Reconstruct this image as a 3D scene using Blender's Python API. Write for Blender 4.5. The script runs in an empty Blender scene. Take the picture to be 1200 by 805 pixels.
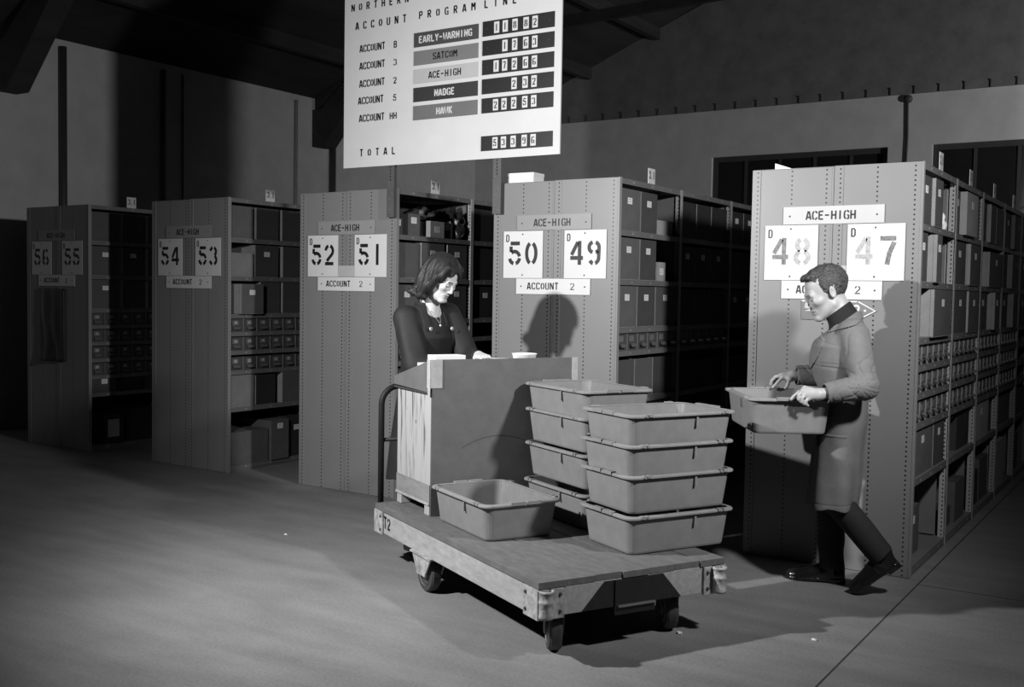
import bpy, bmesh, math, random
import numpy as np
from mathutils import Vector, Matrix

# ------------------------------------------------------------------ camera, light, exposure
scene = bpy.context.scene
col = scene.collection
CAM = np.array([0.0, -5.7838, 1.4829])
F_PX, YAW, PITCH, ROLL = 1233.1, -0.5762, 0.0484, 0.0163
cam_d = bpy.data.cameras.new('camera')
cam_d.sensor_width = 36.0
cam_d.lens = F_PX / 1200.0 * 36.0
cam_d.clip_start = 0.05
cam = bpy.data.objects.new('camera', cam_d)
col.objects.link(cam)
scene.camera = cam
_F = Vector((math.sin(YAW) * math.cos(PITCH), math.cos(YAW) * math.cos(PITCH), -math.sin(PITCH)))
_R = Vector((math.cos(YAW), -math.sin(YAW), 0))
_U = _R.cross(_F)
_R2 = _R * math.cos(ROLL) + _U * math.sin(ROLL)
_U2 = -_R * math.sin(ROLL) + _U * math.cos(ROLL)
cam.matrix_world = Matrix(((_R2.x, _U2.x, -_F.x, CAM[0]), (_R2.y, _U2.y, -_F.y, CAM[1]),
                           (_R2.z, _U2.z, -_F.z, CAM[2]), (0, 0, 0, 1)))

scene.view_settings.view_transform = 'Standard'
scene.view_settings.look = 'None'
scene.view_settings.gamma = 1.0
scene.view_settings.exposure = 0.0
scene.view_settings.use_curve_mapping = False

world = bpy.data.worlds.new('world')
scene.world = world
world.use_nodes = True
world.node_tree.nodes['Background'].inputs[0].default_value = (1, 1, 1, 1)
world.node_tree.nodes['Background'].inputs[1].default_value = 0.001


def spot(name, loc, target, energy, size_deg, blend, radius):
    l = bpy.data.lights.new(name, 'SPOT')
    l.energy = energy
    l.spot_size = math.radians(size_deg)
    l.spot_blend = blend
    l.shadow_soft_size = radius
    o = bpy.data.objects.new(name, l)
    o.location = loc
    o.rotation_euler = (Vector(target) - Vector(loc)).to_track_quat('-Z', 'Y').to_euler()
    col.objects.link(o)
    return o


# the photographer's two flash heads, both on stands just outside the frame
spot('flash_lamp', (-4.0, -3.65, 2.3), (-2.2, 0.0, 1.2), 640, 152, 1.0, 0.05)
spot('flash_lamp', (0.1, -1.88, 2.65), (-4.6, 0.1, 1.5), 500, 118, 1.0, 0.11)
# added fill for the back wall: unseen source past the frame's right edge
spot('back_wall_fill', (3.4, 5.0, 2.9), (-4.4, 8.7, 3.9), 900, 66, 1.0, 0.2)
scene.cycles.diffuse_bounces = 1

# ------------------------------------------------------------------ materials (grey scale, as in the photograph)
MATS = {}


def newmat(name):
    m = bpy.data.materials.new(name)
    m.use_nodes = True
    nt = m.node_tree
    return m, nt, nt.nodes['Principled BSDF']


def mat(name, g, rough=0.6, var=0.15, scale=6.0, bump=0.0, bscale=60.0, metal=0.0, spec=0.5, stretch=None):
    """grey material with procedural tone variation and optional bump"""
    if name in MATS:
        return MATS[name]
    m, nt, b = newmat(name)
    tc = nt.nodes.new('ShaderNodeTexCoord')
    src = tc.outputs['Object']
    if stretch:
        mp = nt.nodes.new('ShaderNodeMapping')
        mp.inputs['Scale'].default_value = stretch
        nt.links.new(src, mp.inputs['Vector'])
        src = mp.outputs['Vector']
    if var > 0:
        n = nt.nodes.new('ShaderNodeTexNoise')
        n.inputs['Scale'].default_value = scale
        n.inputs['Detail'].default_value = 6
        n.inputs['Roughness'].default_value = 0.65
        nt.links.new(src, n.inputs['Vector'])
        r = nt.nodes.new('ShaderNodeValToRGB')
        lo, hi = g * (1 - var), min(1, g * (1 + var))
        r.color_ramp.elements[0].position = 0.3
        r.color_ramp.elements[1].position = 0.7
        r.color_ramp.elements[0].color = (lo, lo, lo, 1)
        r.color_ramp.elements[1].color = (hi, hi, hi, 1)
        nt.links.new(n.outputs['Fac'], r.inputs['Fac'])
        nt.links.new(r.outputs['Color'], b.inputs['Base Color'])
    else:
        b.inputs['Base Color'].default_value = (g, g, g, 1)
    b.inputs['Roughness'].default_value = rough
    b.inputs['Metallic'].default_value = metal
    b.inputs['Specular IOR Level'].default_value = spec
    if bump > 0:
        n2 = nt.nodes.new('ShaderNodeTexNoise')
        n2.inputs['Scale'].default_value = bscale
        n2.inputs['Detail'].default_value = 4
        nt.links.new(src, n2.inputs['Vector'])
        bp = nt.nodes.new('ShaderNodeBump')
        bp.inputs['Strength'].default_value = bump
        bp.inputs['Distance'].default_value = 0.01
        nt.links.new(n2.outputs['Fac'], bp.inputs['Height'])
        nt.links.new(bp.outputs['Normal'], b.inputs['Normal'])
    MATS[name] = m
    return m


def perforated(name, g, cols, rough=0.42, pitch=0.0255, rad=0.0050, axis='X', spec=0.5):
    """painted sheet steel with columns of punched holes (x or y columns, repeating in z)"""
    if name in MATS:
        return MATS[name]
    m, nt, b = newmat(name)
    tc = nt.nodes.new('ShaderNodeTexCoord')
    sx = nt.nodes.new('ShaderNodeSeparateXYZ')
    nt.links.new(tc.outputs['Object'], sx.inputs[0])

    def M(op, a, c=None):
        nd = nt.nodes.new('ShaderNodeMath')
        nd.operation = op
        for i, v in enumerate((a, c)):
            if v is None:
                continue
            if isinstance(v, (int, float)):
                nd.inputs[i].default_value = v
            else:
                nt.links.new(v, nd.inputs[i])
        return nd.outputs[0]
    zf = M('MULTIPLY', M('SUBTRACT', M('FRACT', M('DIVIDE', sx.outputs['Z'], pitch)), 0.5), pitch)
    z2 = M('MULTIPLY', zf, zf)
    d = None
    for c in cols:
        a = M('ABSOLUTE', M('SUBTRACT', sx.outputs[axis], c))
        d = a if d is None else M('MINIMUM', d, a)
    d2 = M('ADD', M('MULTIPLY', d, d), z2)
    mask = M('LESS_THAN', d2, rad * rad)
    n = nt.nodes.new('ShaderNodeTexNoise')
    n.inputs['Scale'].default_value = 5
    n.inputs['Detail'].default_value = 6
    nt.links.new(tc.outputs['Object'], n.inputs['Vector'])
    r = nt.nodes.new('ShaderNodeValToRGB')
    r.color_ramp.elements[0].color = (g * .93,) * 3 + (1,)
    r.color_ramp.elements[1].color = (g * 1.07,) * 3 + (1,)
    nt.links.new(n.outputs['Fac'], r.inputs['Fac'])
    mx = nt.nodes.new('ShaderNodeMix')
    mx.data_type = 'RGBA'
    nt.links.new(mask, mx.inputs['Factor'])
    nt.links.new(r.outputs['Color'], mx.inputs['A'])
    mx.inputs['B'].default_value = (0.004, 0.004, 0.004, 1)
    nt.links.new(mx.outputs['Result'], b.inputs['Base Color'])
    b.inputs['Roughness'].default_value = rough
    b.inputs['Specular IOR Level'].default_value = spec
    MATS[name] = m
    return m


def floor_mat():
    m, nt, b = newmat('concrete_floor')
    tc = nt.nodes.new('ShaderNodeTexCoord')
    mix = None
    n1 = nt.nodes.new('ShaderNodeTexNoise')
    n1.inputs['Scale'].default_value = 1.3
    n1.inputs['Detail'].default_value = 9
    n1.inputs['Roughness'].default_value = 0.7
    n2 = nt.nodes.new('ShaderNodeTexNoise')
    n2.inputs['Scale'].default_value = 70
    n2.inputs['Detail'].default_value = 5
    mp = nt.nodes.new('ShaderNodeMapping')
    mp.inputs['Scale'].default_value = (0.35, 1.6, 1)
    mp.inputs['Rotation'].default_value = (0, 0, 0.5)
    n3 = nt.nodes.new('ShaderNodeTexNoise')
    n3.inputs['Scale'].default_value = 4
    n3.inputs['Detail'].default_value = 7
    nt.links.new(tc.outputs['Object'], mp.inputs[0])
    nt.links.new(mp.outputs[0], n3.inputs['Vector'])
    for n in (n1, n2):
        nt.links.new(tc.outputs['Object'], n.inputs['Vector'])
    a1 = nt.nodes.new('ShaderNodeMath'); a1.operation = 'ADD'
    a2 = nt.nodes.new('ShaderNodeMath'); a2.operation = 'MULTIPLY_ADD'
    nt.links.new(n1.outputs['Fac'], a1.inputs[0])
    nt.links.new(n3.outputs['Fac'], a1.inputs[1])
    nt.links.new(n2.outputs['Fac'], a2.inputs[0])
    a2.inputs[1].default_value = 0.9
    nt.links.new(a1.outputs[0], a2.inputs[2])
    r = nt.nodes.new('ShaderNodeValToRGB')
    r.color_ramp.elements[0].position = 0.42
    r.color_ramp.elements[1].position = 1.0
    d = nt.nodes.new('ShaderNodeMath'); d.operation = 'DIVIDE'
    nt.links.new(a2.outputs[0], d.inputs[0]); d.inputs[1].default_value = 2.0
    r.color_ramp.elements[0].color = (.12, .12, .12, 1)
    r.color_ramp.elements[1].color = (.26, .26, .26, 1)
    nt.links.new(d.outputs[0], r.inputs['Fac'])
    nt.links.new(r.outputs['Color'], b.inputs['Base Color'])
    b.inputs['Roughness'].default_value = 0.75
    b.inputs['Specular IOR Level'].default_value = 0.3
    bp = nt.nodes.new('ShaderNodeBump')
    bp.inputs['Strength'].default_value = 0.25
    bp.inputs['Distance'].default_value = 0.001
    nt.links.new(n2.outputs['Fac'], bp.inputs['Height'])
    nt.links.new(bp.outputs['Normal'], b.inputs['Normal'])
    return m


M_FLOOR = floor_mat()
M_WALL = mat('wall_plaster', 0.55, 0.8, 0.10, 3, 0.15, 120)
M_WALLDK = mat('dark_cladding', 0.16, 0.85, 0.2, 4, 0.2, 90)
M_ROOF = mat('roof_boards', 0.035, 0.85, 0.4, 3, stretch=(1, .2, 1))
M_STEEL = mat('dark_steel', 0.05, 0.5, 0.2)
M_PANEL = perforated('panel_steel', 0.195, (.034, .2285, .4215))
M_UPR = perforated('upright_steel', 0.38, (-.024,), axis='X')
M_SHELF = mat('shelf_steel', 0.15, 0.5, 0.1)
M_BACK = mat('shelf_back_steel', 0.10, 0.6, 0.1)
M_SIGN = mat('sign_white', 0.60, 0.42, 0.04, 4)
M_SIGNG = mat('sign_grey', 0.25, 0.45, 0.05, 4)
M_BLACK = mat('black_paint', 0.008, 0.5, 0)
M_GLARE = mat('glare_paled_black', 0.36, 0.5, 0.35, 60)  # black digits lightened to paint in the glare on the sheet
M_GLARE2 = mat('half_glare_paled_black', 0.16, 0.5, 0.6, 60)  # weaker step of the same painted glare
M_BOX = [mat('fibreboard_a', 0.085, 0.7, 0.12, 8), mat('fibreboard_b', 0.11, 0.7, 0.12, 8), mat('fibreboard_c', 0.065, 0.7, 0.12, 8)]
M_BOXLIT = mat('fibreboard_side_lit', 0.30, 0.7, 0.12, 8)  # paler than the fronts: light on the box sides put into the colour
M_CARTON = mat('pale_carton', 0.34, 0.75, 0.1, 8)
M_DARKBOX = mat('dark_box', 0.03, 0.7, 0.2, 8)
M_LABEL = mat('label_paper', 0.72, 0.7, 0.05, 30)
M_PAPER = mat('white_paper', 0.80, 0.7, 0.03, 30)
M_DRAWER = mat('drawer_steel', 0.075, 0.45, 0.12, 10)
M_CUP = mat('bare_steel', 0.28, 0.35, 0.1, 20, metal=0.6)
M_BIN = mat('bin_grp', 0.20, 0.55, 0.10, 14, 0.06, 160)
M_BINRIM = mat('bin_rim', 0.225, 0.45, 0.12, 20)
M_DECK = mat('deck_planks', 0.115, 0.75, 0.22, 9, 0.2, 60, stretch=(1.2, 3, 3))
M_RAIL = mat('worn_painted_timber', 0.33, 0.65, 0.18, 7, 0.2, 40, stretch=(2, 6, 6))
M_BRACKET = mat('worn_cast_iron', 0.34, 0.55, 0.5, 22, 0.35, 60)
M_RUBBER = mat('tyre_rubber', 0.045, 0.7, 0.3, 20)
M_PINE = mat('pine_boards', 0.34, 0.65, 0.2, 3, 0.1, 40, stretch=(5, 5, 1))
M_PINEDK = mat('stained_pine', 0.20, 0.7, 0.3, 4, stretch=(1, 1, 5))
M_HARD = mat('hardboard', 0.115, 0.6, 0.12, 12, 0.04, 90)
M_TAPE = mat('paper_tape', 0.38, 0.4, 0.15, 20)
M_SKIN = mat('skin', 0.35, 0.5, 0.06, 30, 0.05, 200)
M_SKINW = mat('pale_skin', 0.56, 0.45, 0.04, 30)
M_LIP = mat('lips', 0.26, 0.4, 0.1, 40)
M_HAIRM = mat('greying_hair', 0.04, 0.5, 0.6, 70, 0.5, 120, stretch=(1, 1, 2))
M_HAIRW = mat('dark_brown_hair', 0.018, 0.5, 0.5, 45, 0.3, 70, spec=.3, stretch=(3, 3, .7))
M_COAT = mat('work_coat_cloth', 0.135, 0.85, 0.12, 12, 0.25, 220)
M_TROUS = mat('black_cloth', 0.012, 0.85, 0.1, 20)
M_KNIT = mat('black_knit', 0.008, 0.9, 0.1, 60)
M_BLOUSE = mat('dark_blouse', 0.009, 0.75, 0.2, 20)
M_DRESS = mat('dark_pinafore_cloth', 0.006, 0.8, 0.2, 20)
M_SHOE = mat('polished_black_leather', 0.012, 0.18, 0.2, 20)
M_GLASS = mat('dark_window_pane', 0.02, 0.25, 0.1, 3)
M_FRAME = mat('window_frame_paint', 0.05, 0.6, 0.1)
M_PIPE = mat('conduit_paint', 0.30, 0.5, 0.1)
M_PIPEDK = mat('dark_conduit', 0.05, 0.5, 0.1)
M_BAG = mat('dark_polythene', 0.03, 0.3, 0.3, 10)
M_BARGREY = [mat('bar_dark_grey', 0.055, 0.5, 0.05), mat('bar_mid_grey', 0.17, 0.5, 0.05),
             mat('bar_light_grey', 0.42, 0.5, 0.05), mat('bar_near_black', 0.03, 0.5, 0.05), mat('bar_grey', 0.14, 0.5, 0.05)]


# ------------------------------------------------------------------ mesh helpers
class MB:
    def __init__(s):
        s.v = []
        s.f = []
        s.m = []

    def add(s, verts, faces, mi=0):
        o = len(s.v)
        s.v += [tuple(map(float, p)) for p in verts]
        s.f += [tuple(i + o for i in f) for f in faces]
        s.m += [mi] * len(faces)
        return s

    def box(s, a, b, mi=0, M=None):
        x0, y0, z0 = a
        x1, y1, z1 = b
        vs = [(x0, y0, z0), (x1, y0, z0), (x1, y1, z0), (x0, y1, z0), (x0, y0, z1), (x1, y0, z1), (x1, y1, z1), (x0, y1, z1)]
        if M is not None:
            vs = [tuple(M @ Vector(p)) for p in vs]
        return s.add(vs, [(0, 3, 2, 1), (4, 5, 6, 7), (0, 1, 5, 4), (1, 2, 6, 5), (2, 3, 7, 6), (3, 0, 4, 7)], mi)

    def prism(s, poly, h0, h1, axis='z', mi=0):
        """extrude polygon (ccw list of 2D) along axis"""
        n = len(poly)

        def P(p, h):
            return {'z': (p[0], p[1], h), 'y': (p[0], h, p[1]), 'x': (h, p[0], p[1])}[axis]
        vs = [P(p, h0) for p in poly] + [P(p, h1) for p in poly]
        fs = [tuple(range(n - 1, -1, -1)), tuple(range(n, 2 * n))]
        fs += [(i, (i + 1) % n, n + (i + 1) % n, n + i) for i in range(n)]
        return s.add(vs, fs, mi)

    def tube(s, pts, r, n=12, mi=0, cap=True):
        pts = [Vector(p) for p in pts]
        rs = r if isinstance(r, (list, tuple)) else [r] * len(pts)
        vs, fs = [], []
        up = Vector((0, 0, 1))
        t0 = (pts[1] - pts[0]).normalized()
        if abs(t0.z) > .9:
            up = Vector((1, 0, 0))
        u = t0.cross(up).normalized()
        for i, p in enumerate(pts):
            t = (pts[min(i + 1, len(pts) - 1)] - pts[max(i - 1, 0)]).normalized()
            u = (u - t * u.dot(t)).normalized()
            w = t.cross(u)
            for k in range(n):
                a = 2 * math.pi * k / n
                vs.append(p + (u * math.cos(a) + w * math.sin(a)) * rs[i])
        for i in range(len(pts) - 1):
            for k in range(n):
                k2 = (k + 1) % n
                fs.append((i * n + k, i * n + k2, (i + 1) * n + k2, (i + 1) * n + k))
        if cap:
            fs.append(tuple(range(n - 1, -1, -1)))
            fs.append(tuple(range((len(pts) - 1) * n, len(pts) * n)))
        return s.add(vs, fs, mi)

    def lathe(s, prof, c=(0, 0, 0), axis='z', n=28, mi=0):
        """prof: list of (radius, height)"""
        vs, fs = [], []
        for (r, h) in prof:
            for k in range(n):
                a = 2 * math.pi * k / n
                x, y = r * math.cos(a), r * math.sin(a)
                p = {'z': (x, y, h), 'y': (x, h, y), 'x': (h, x, y)}[axis]
                vs.append((p[0] + c[0], p[1] + c[1], p[2] + c[2]))
        for i in range(len(prof) - 1):
            for k in range(n):
                k2 = (k + 1) % n
                fs.append((i * n + k, i * n + k2, (i + 1) * n + k2, (i + 1) * n + k))
        fs.append(tuple(range(n - 1, -1, -1)))
        fs.append(tuple(range((len(prof) - 1) * n, len(prof) * n)))
        return s.add(vs, fs, mi)

    def mesh(s, name, mats, smooth=False, bevel=0.0):
        me = bpy.data.meshes.new(name)
        me.from_pydata(s.v, [], s.f)
        for m in (mats if isinstance(mats, (list, tuple)) else [mats]):
            me.materials.append(m)
        for p, mi in zip(me.polygons, s.m):
            p.material_index = mi
            p.use_smooth = smooth
        bm = bmesh.new()
        bm.from_mesh(me)
        bmesh.ops.recalc_face_normals(bm, faces=bm.faces)
        if bevel > 0:
            ed = [e for e in bm.edges if len(e.link_faces) == 2 and e.calc_face_angle(0) > 0.5]
            bmesh.ops.bevel(bm, geom=ed, offset=bevel, segments=2, affect='EDGES', profile=0.7)
        bm.to_mesh(me)
        bm.free()
        return me


def obj(name, src, mats=None, parent=None, smooth=False, bevel=0.0, loc=None, rotz=None):
    me = src.mesh(name, mats, smooth, bevel) if isinstance(src, MB) else src
    o = bpy.data.objects.new(name, me)
    col.objects.link(o)
    if parent is not None:
        o.parent = parent
    if loc is not None:
        o.location = loc
    if rotz is not None:
        o.rotation_euler = (0, 0, rotz)
    if smooth == 'auto':
        pass
    return o


def tag(o, label, cat, group=None):
    o['label'] = label
    o['category'] = cat
    if group:
        o['group'] = group
    return o


def thing(name, label, cat, loc=(0, 0, 0), rotz=0, group=None):
    o = bpy.data.objects.new(name, None)
    o.empty_display_size = 0.1
    col.objects.link(o)
    o.location = loc
    o.rotation_euler = (0, 0, rotz)
    return tag(o, label, cat, group)


def struct(name, src, mats, parent=None, **k):
    o = obj(name, src, mats, parent, **k)
    if parent is None:
        o['kind'] = 'structure'
    return o


def copy_tree(o, parent=None):
    c = o.copy()
    col.objects.link(c)
    if parent is not None:
        c.parent = parent
    for ch in o.children:
        copy_tree(ch, c)
    return c


# ------------------------------------------------------------------ stencil lettering (stroke glyphs)
def arc(cx, cy, rx, ry, a0, a1, n=9):
    return [(cx + rx * math.cos(math.radians(a0 + (a1 - a0) * i / n)), cy + ry * math.sin(math.radians(a0 + (a1 - a0) * i / n))) for i in range(n + 1)]


G = {
    '0': [arc(.3, .5, .24, .44, -72, 72), arc(.3, .5, .24, .44, 108, 252)],
    '1': [[(.3, 0), (.3, 1)]],
    '2': [arc(.3, .69, .24, .25, 175, 105), arc(.3, .69, .24, .25, 75, -38) + [(.14, .2)], [(.02, .07), (.58, .07)]],
    '3': [arc(.29, .72, .22, .22, 170, 105), arc(.29, .72, .22, .22, 72, -60), arc(.29, .28, .25, .23, 62, -72), arc(.29, .28, .25, .23, -108, -170)],
    '4': [[(.45, 0), (.45, 1)], [(.36, .95), (.06, .42)], [(.0, .29), (.36, .29)], [(.53, .29), (.62, .29)]],
    '5': [[(.06, .93), (.55, .93)], [(.09, .8), (.09, .56)], arc(.28, .32, .26, .26, 130, 10), arc(.28, .32, .26, .26, -6, -76), arc(.28, .32, .26, .26, -102, -170)],
    '6': [arc(.3, .66, .23, .28, 35, 78), arc(.3, .66, .24, .28, 105, 160) + [(.06, .3)] + arc(.3, .27, .24, .21, 190, 252), arc(.3, .27, .24, .22, -72, 72), arc(.3, .27, .24, .22, 108, 140)],
    '7': [[(.02, .93), (.58, .93)], [(.52, .8), (.36, .42), (.28, 0)]],
    '8': [arc(.3, .73, .2, .21, -70, 70), arc(.3, .73, .2, .21, 110, 250), arc(.3, .27, .24, .22, -72, 72), arc(.3, .27, .24, .22, 108, 252)],
    '9': [[(.6 - x, 1 - y) for x, y in p] for p in (arc(.3, .66, .23, .28, 35, 78), arc(.3, .66, .24, .28, 105, 160) + [(.06, .3)] + arc(.3, .27, .24, .21, 190, 252), arc(.3, .27, .24, .22, -72, 72), arc(.3, .27, .24, .22, 108, 140))],
    'A': [[(.03, 0), (.26, 1)], [(.36, 1), (.57, 0)], [(.16, .28), (.45, .28)]],
    'B': [[(.08, 0), (.08, 1)], [(.18, .95), (.4, .95), (.5, .84), (.5, .64), (.4, .53), (.18, .53)], [(.4, .5), (.54, .4), (.54, .16), (.42, .05), (.18, .05)]],
    'C': [[(.54, .72), (.52, .86), (.4, .95), (.33, .95)], [(.24, .95), (.1, .86), (.06, .7), (.06, .3), (.1, .14), (.24, .05)], [(.33, .05), (.4, .05), (.52, .14), (.54, .28)]],
    'D': [[(.1, 0), (.1, 1)], [(.2, .95), (.4, .95), (.52, .8), (.52, .2), (.4, .05), (.2, .05)]],
    'E': [[(.08, 0), (.08, 1)], [(.16, .95), (.55, .95)], [(.16, .52), (.48, .52)], [(.16, .05), (.55, .05)]],
    'F': [[(.08, 0), (.08, 1)], [(.16, .95), (.55, .95)], [(.16, .52), (.48, .52)]],
    'G': [[(.54, .75), (.5, .88), (.4, .95), (.33, .95)], [(.24, .95), (.1, .86), (.06, .7), (.06, .3), (.1, .14), (.24, .05)], [(.33, .05), (.54, .05), (.54, .45), (.36, .45)]],
    'H': [[(.08, 0), (.08, 1)], [(.54, 0), (.54, 1)], [(.16, .5), (.46, .5)]],
    'I': [[(.3, 0), (.3, 1)]],
    'K': [[(.08, 0), (.08, 1)], [(.18, .5), (.54, 1)], [(.25, .52), (.56, 0)]],
    'L': [[(.08, 0), (.08, 1)], [(.16, .05), (.55, .05)]],
    'M': [[(.04, 0), (.04, 1)], [(.58, 0), (.58, 1)], [(.1, .95), (.31, .45)], [(.52, .95), (.31, .45)]],
    'N': [[(.06, 0), (.06, 1)], [(.55, 0), (.55, 1)], [(.12, .92), (.5, .08)]],
    'O': [arc(.3, .5, .24, .45, -70, 70, 6), arc(.3, .5, .24, .45, 110, 250, 6)],
    'P': [[(.08, 0), (.08, 1)], [(.18, .95), (.42, .95), (.53, .84), (.53, .6), (.42, .48), (.18, .48)]],
    'R': [[(.08, 0), (.08, 1)], [(.18, .95), (.42, .95), (.53, .84), (.53, .6), (.42, .5), (.18, .5)], [(.33, .46), (.56, 0)]],
    'S': [[(.53, .76), (.5, .9), (.4, .95), (.33, .95)], [(.24, .95), (.1, .9), (.07, .72), (.14, .56), (.3, .5)], [(.33, .48), (.48, .42), (.54, .28), (.48, .1), (.35, .05)], [(.25, .05), (.1, .1), (.06, .26)]],
    'T': [[(.3, 0), (.3, .86)], [(.02, .95), (.58, .95)]],
    'U': [[(.07, 1), (.07, .2), (.15, .07), (.25, .05)], [(.35, .05), (.45, .07), (.53, .2), (.53, 1)]],
    'W': [[(.02, 1), (.14, 0)], [(.16, .02), (.3, .6)], [(.3, .6), (.44, .02)], [(.46, 0), (.58, 1)]],
    'Y': [[(.3, 0), (.3, .48)], [(.04, 1), (.27, .5)], [(.56, 1), (.33, .5)]],
    '-': [[(.02, .5), (.5, .5)]],
    '.': [[(.25, .0), (.25, .13)]],
    ' ': [],
}


def ribbon(mb, pts, w, put, mi=0, t=0.0006):
    """flat stroke of width w along 2D pts; put(x, y, h) maps to 3D"""
    n = len(pts)
    L, R_ = [], []
    for i in range(n):
        a = pts[max(i - 1, 0)]
        b = pts[min(i + 1, n - 1)]
        dx, dy = b[0] - a[0], b[1] - a[1]
        l = math.hypot(dx, dy) or 1
        nx, ny = -dy / l * w / 2, dx / l * w / 2
        L.append((pts[i][0] + nx, pts[i][1] + ny))
        R_.append((pts[i][0] - nx, pts[i][1] - ny))
    vs = []
    for h in (0, t):
        vs += [put(x, y, h) for x, y in L] + [put(x, y, h) for x, y in R_]
    fs = []
    m = 2 * n
    for i in range(n - 1):
        fs.append((m + i, m + n + i, m + n + i + 1, m + i + 1))
        fs.append((i, i + 1, m + i + 1, m + i))
        fs.append((n + i, m + n + i, m + n + i + 1, n + i + 1)[::-1])
    fs.append((0, m, m + n, n))
    fs.append((n - 1, 2 * n - 1, m + 2 * n - 1, m + n - 1))
    mb.add(vs, fs, mi)


def letters(mb, text, x, y, h, put, w=None, adv=None, stroke=.15, mi=0):
    """text with cap height h starting at (x, y); w glyph width, adv pitch"""
    w = w or h * .62
    adv = adv or w * 1.25
    for ch in text:
        for st in G[ch]:
            # subdivide to keep proportions of the stroke
            ribbon(mb, [(x + p[0] / .6 * w, y + p[1] * h) for p in st], stroke * h, put, mi)
        x += adv
    return x


# ================================================================== SETTING
XL, YB, EAVE, SLOPE = -10.2, 8.7, 4.08, 0.41
mb = MB().box((-10.2, -9, -.15), (9.0, 8.7, 0))
fl = struct('floor', mb, M_FLOOR)
m2 = MB().box((-1.164, -9, 0.0), (-1.156, 8.0, .0006))
m2.box((-1.156, -.09, 0.0), (9.0, -.083, .0006))
struct('joint', m2, mat('joint_dirt', .03, .9, .2), fl)
# left wall and gable wall
struct('wall_left', MB().box((XL - .2, -9, 0), (XL, YB + .2, EAVE)), M_WALL)
RX = -0.6     # ridge
zr = EAVE + SLOPE * (RX - XL)
g = MB()
# gable wall with two openings (built as a grid of blocks), lower light part
ZB = 4.14
W1, W2 = (-6.0, -3.52, 0.95, 3.49), (-2.96, -.4, 0.95, 3.49)
for (x0, x1, z0, z1) in ((XL, W1[0], 0, ZB), (W1[0], W1[1], 0, W1[2]), (W1[0], W1[1], W1[3], ZB), (W1[1], W2[0], 0, ZB),
                         (W2[0], W2[1], 0, W2[2]), (W2[0], W2[1], W2[3], ZB), (W2[1], 9.0, 0, ZB)):
    g.box((x0, YB, z0), (x1, YB + .2, z1))
g.prism([(XL, ZB), (9.0, ZB), (9.0, EAVE + SLOPE * (-9.0 + 2 * RX - XL)), (RX, zr), (XL, EAVE + .06)], YB, YB + .2, 'y')
struct('wall_back', g, M_WALL)
# dark cladding above, hung on hooks
c = MB().prism([(XL + .02, ZB + .02), (8.9, ZB + .02), (RX, zr - .1), (XL + .5, EAVE + .24)], YB - .03, YB - .001, 'y')
cl = struct('trim_1', c, M_WALLDK)
hk = MB()
for i in range(34):
    x = -9.3 + i * .305
    hk = MB().box((x - .006, YB - .042, ZB + .02), (x + .006, YB - .03, ZB + .12)).box((x - .006, YB - .05, ZB + .105), (x + .006, YB - .04, ZB + .12))
    struct('hook', hk, M_STEEL, cl)
for k, (x0, x1, z0, z1) in enumerate((W1, W2)):
    f = MB()
    for a, b in (((x0, z0), (x0 + .07, z1)), ((x1 - .07, z0), (x1, z1)), ((x0 + .07, z0), (x1 - .07, z0 + .07)), ((x0 + .07, z1 - .07), (x1 - .07, z1))):
        f.box((a[0], YB + .06, a[1]), (b[0], YB + .12, b[1]))
    n = 5
    for i in range(1, n):
        x = x0 + (x1 - x0) * i / n
        f.box((x - .02, YB + .07, z0 + .07), (x + .02, YB + .11, z1 - .07))
    for z in (1.8, 2.65):
        f.box((x0 + .07, YB + .075, z - .015), (x1 - .07, YB + .105, z + .015))
    w = struct('window_%d' % (k + 1), f, M_FRAME)
    struct('pane', MB().box((x0 + .05, YB + .085, z0 + .05), (x1 - .05, YB + .095, z1 - .05)), M_GLASS, w)
# roof: two slopes of dark boards
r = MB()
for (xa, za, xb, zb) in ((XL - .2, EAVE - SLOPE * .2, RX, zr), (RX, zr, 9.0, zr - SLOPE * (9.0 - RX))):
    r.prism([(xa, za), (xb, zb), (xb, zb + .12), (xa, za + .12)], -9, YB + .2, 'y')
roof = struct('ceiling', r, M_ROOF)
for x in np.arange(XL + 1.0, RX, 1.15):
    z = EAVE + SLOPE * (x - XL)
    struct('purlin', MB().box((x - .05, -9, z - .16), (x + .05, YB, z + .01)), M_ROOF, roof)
# trusses: rafter, knee brace, tie
k = 1
for y in (-4.1, .42, 4.95):
    t = MB()
    t.prism([(XL, EAVE - .16), (RX, zr - .2), (RX, zr - .02), (XL, EAVE + .02)], y - .07, y + .07, 'y')
    # knee brace from the wall up to the rafter
    t.prism([(XL + .001, 3.42), (XL + .22, 3.42), (XL + 1.3, 4.6), (XL + 1.0, 4.6), (XL + .16, 3.92), (XL + .001, 3.92)], y - .12, y + .12, 'y')
    t.box((XL + .001, y - .05, 3.85), (XL + .14, y + .05, EAVE))
    t.prism([(XL + .9, 4.5), (RX, 4.75), (RX, 4.87), (XL + .9, 4.62)], y - .04, y + .04, 'y')
    t.prism([(-7.6, 4.55), (-7.5, 4.55), (-5.2, 6.05), (-5.3, 6.05)], y - .04, y + .04, 'y')
    k += 1
    struct('trim_%d' % k, t, M_ROOF)
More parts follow.
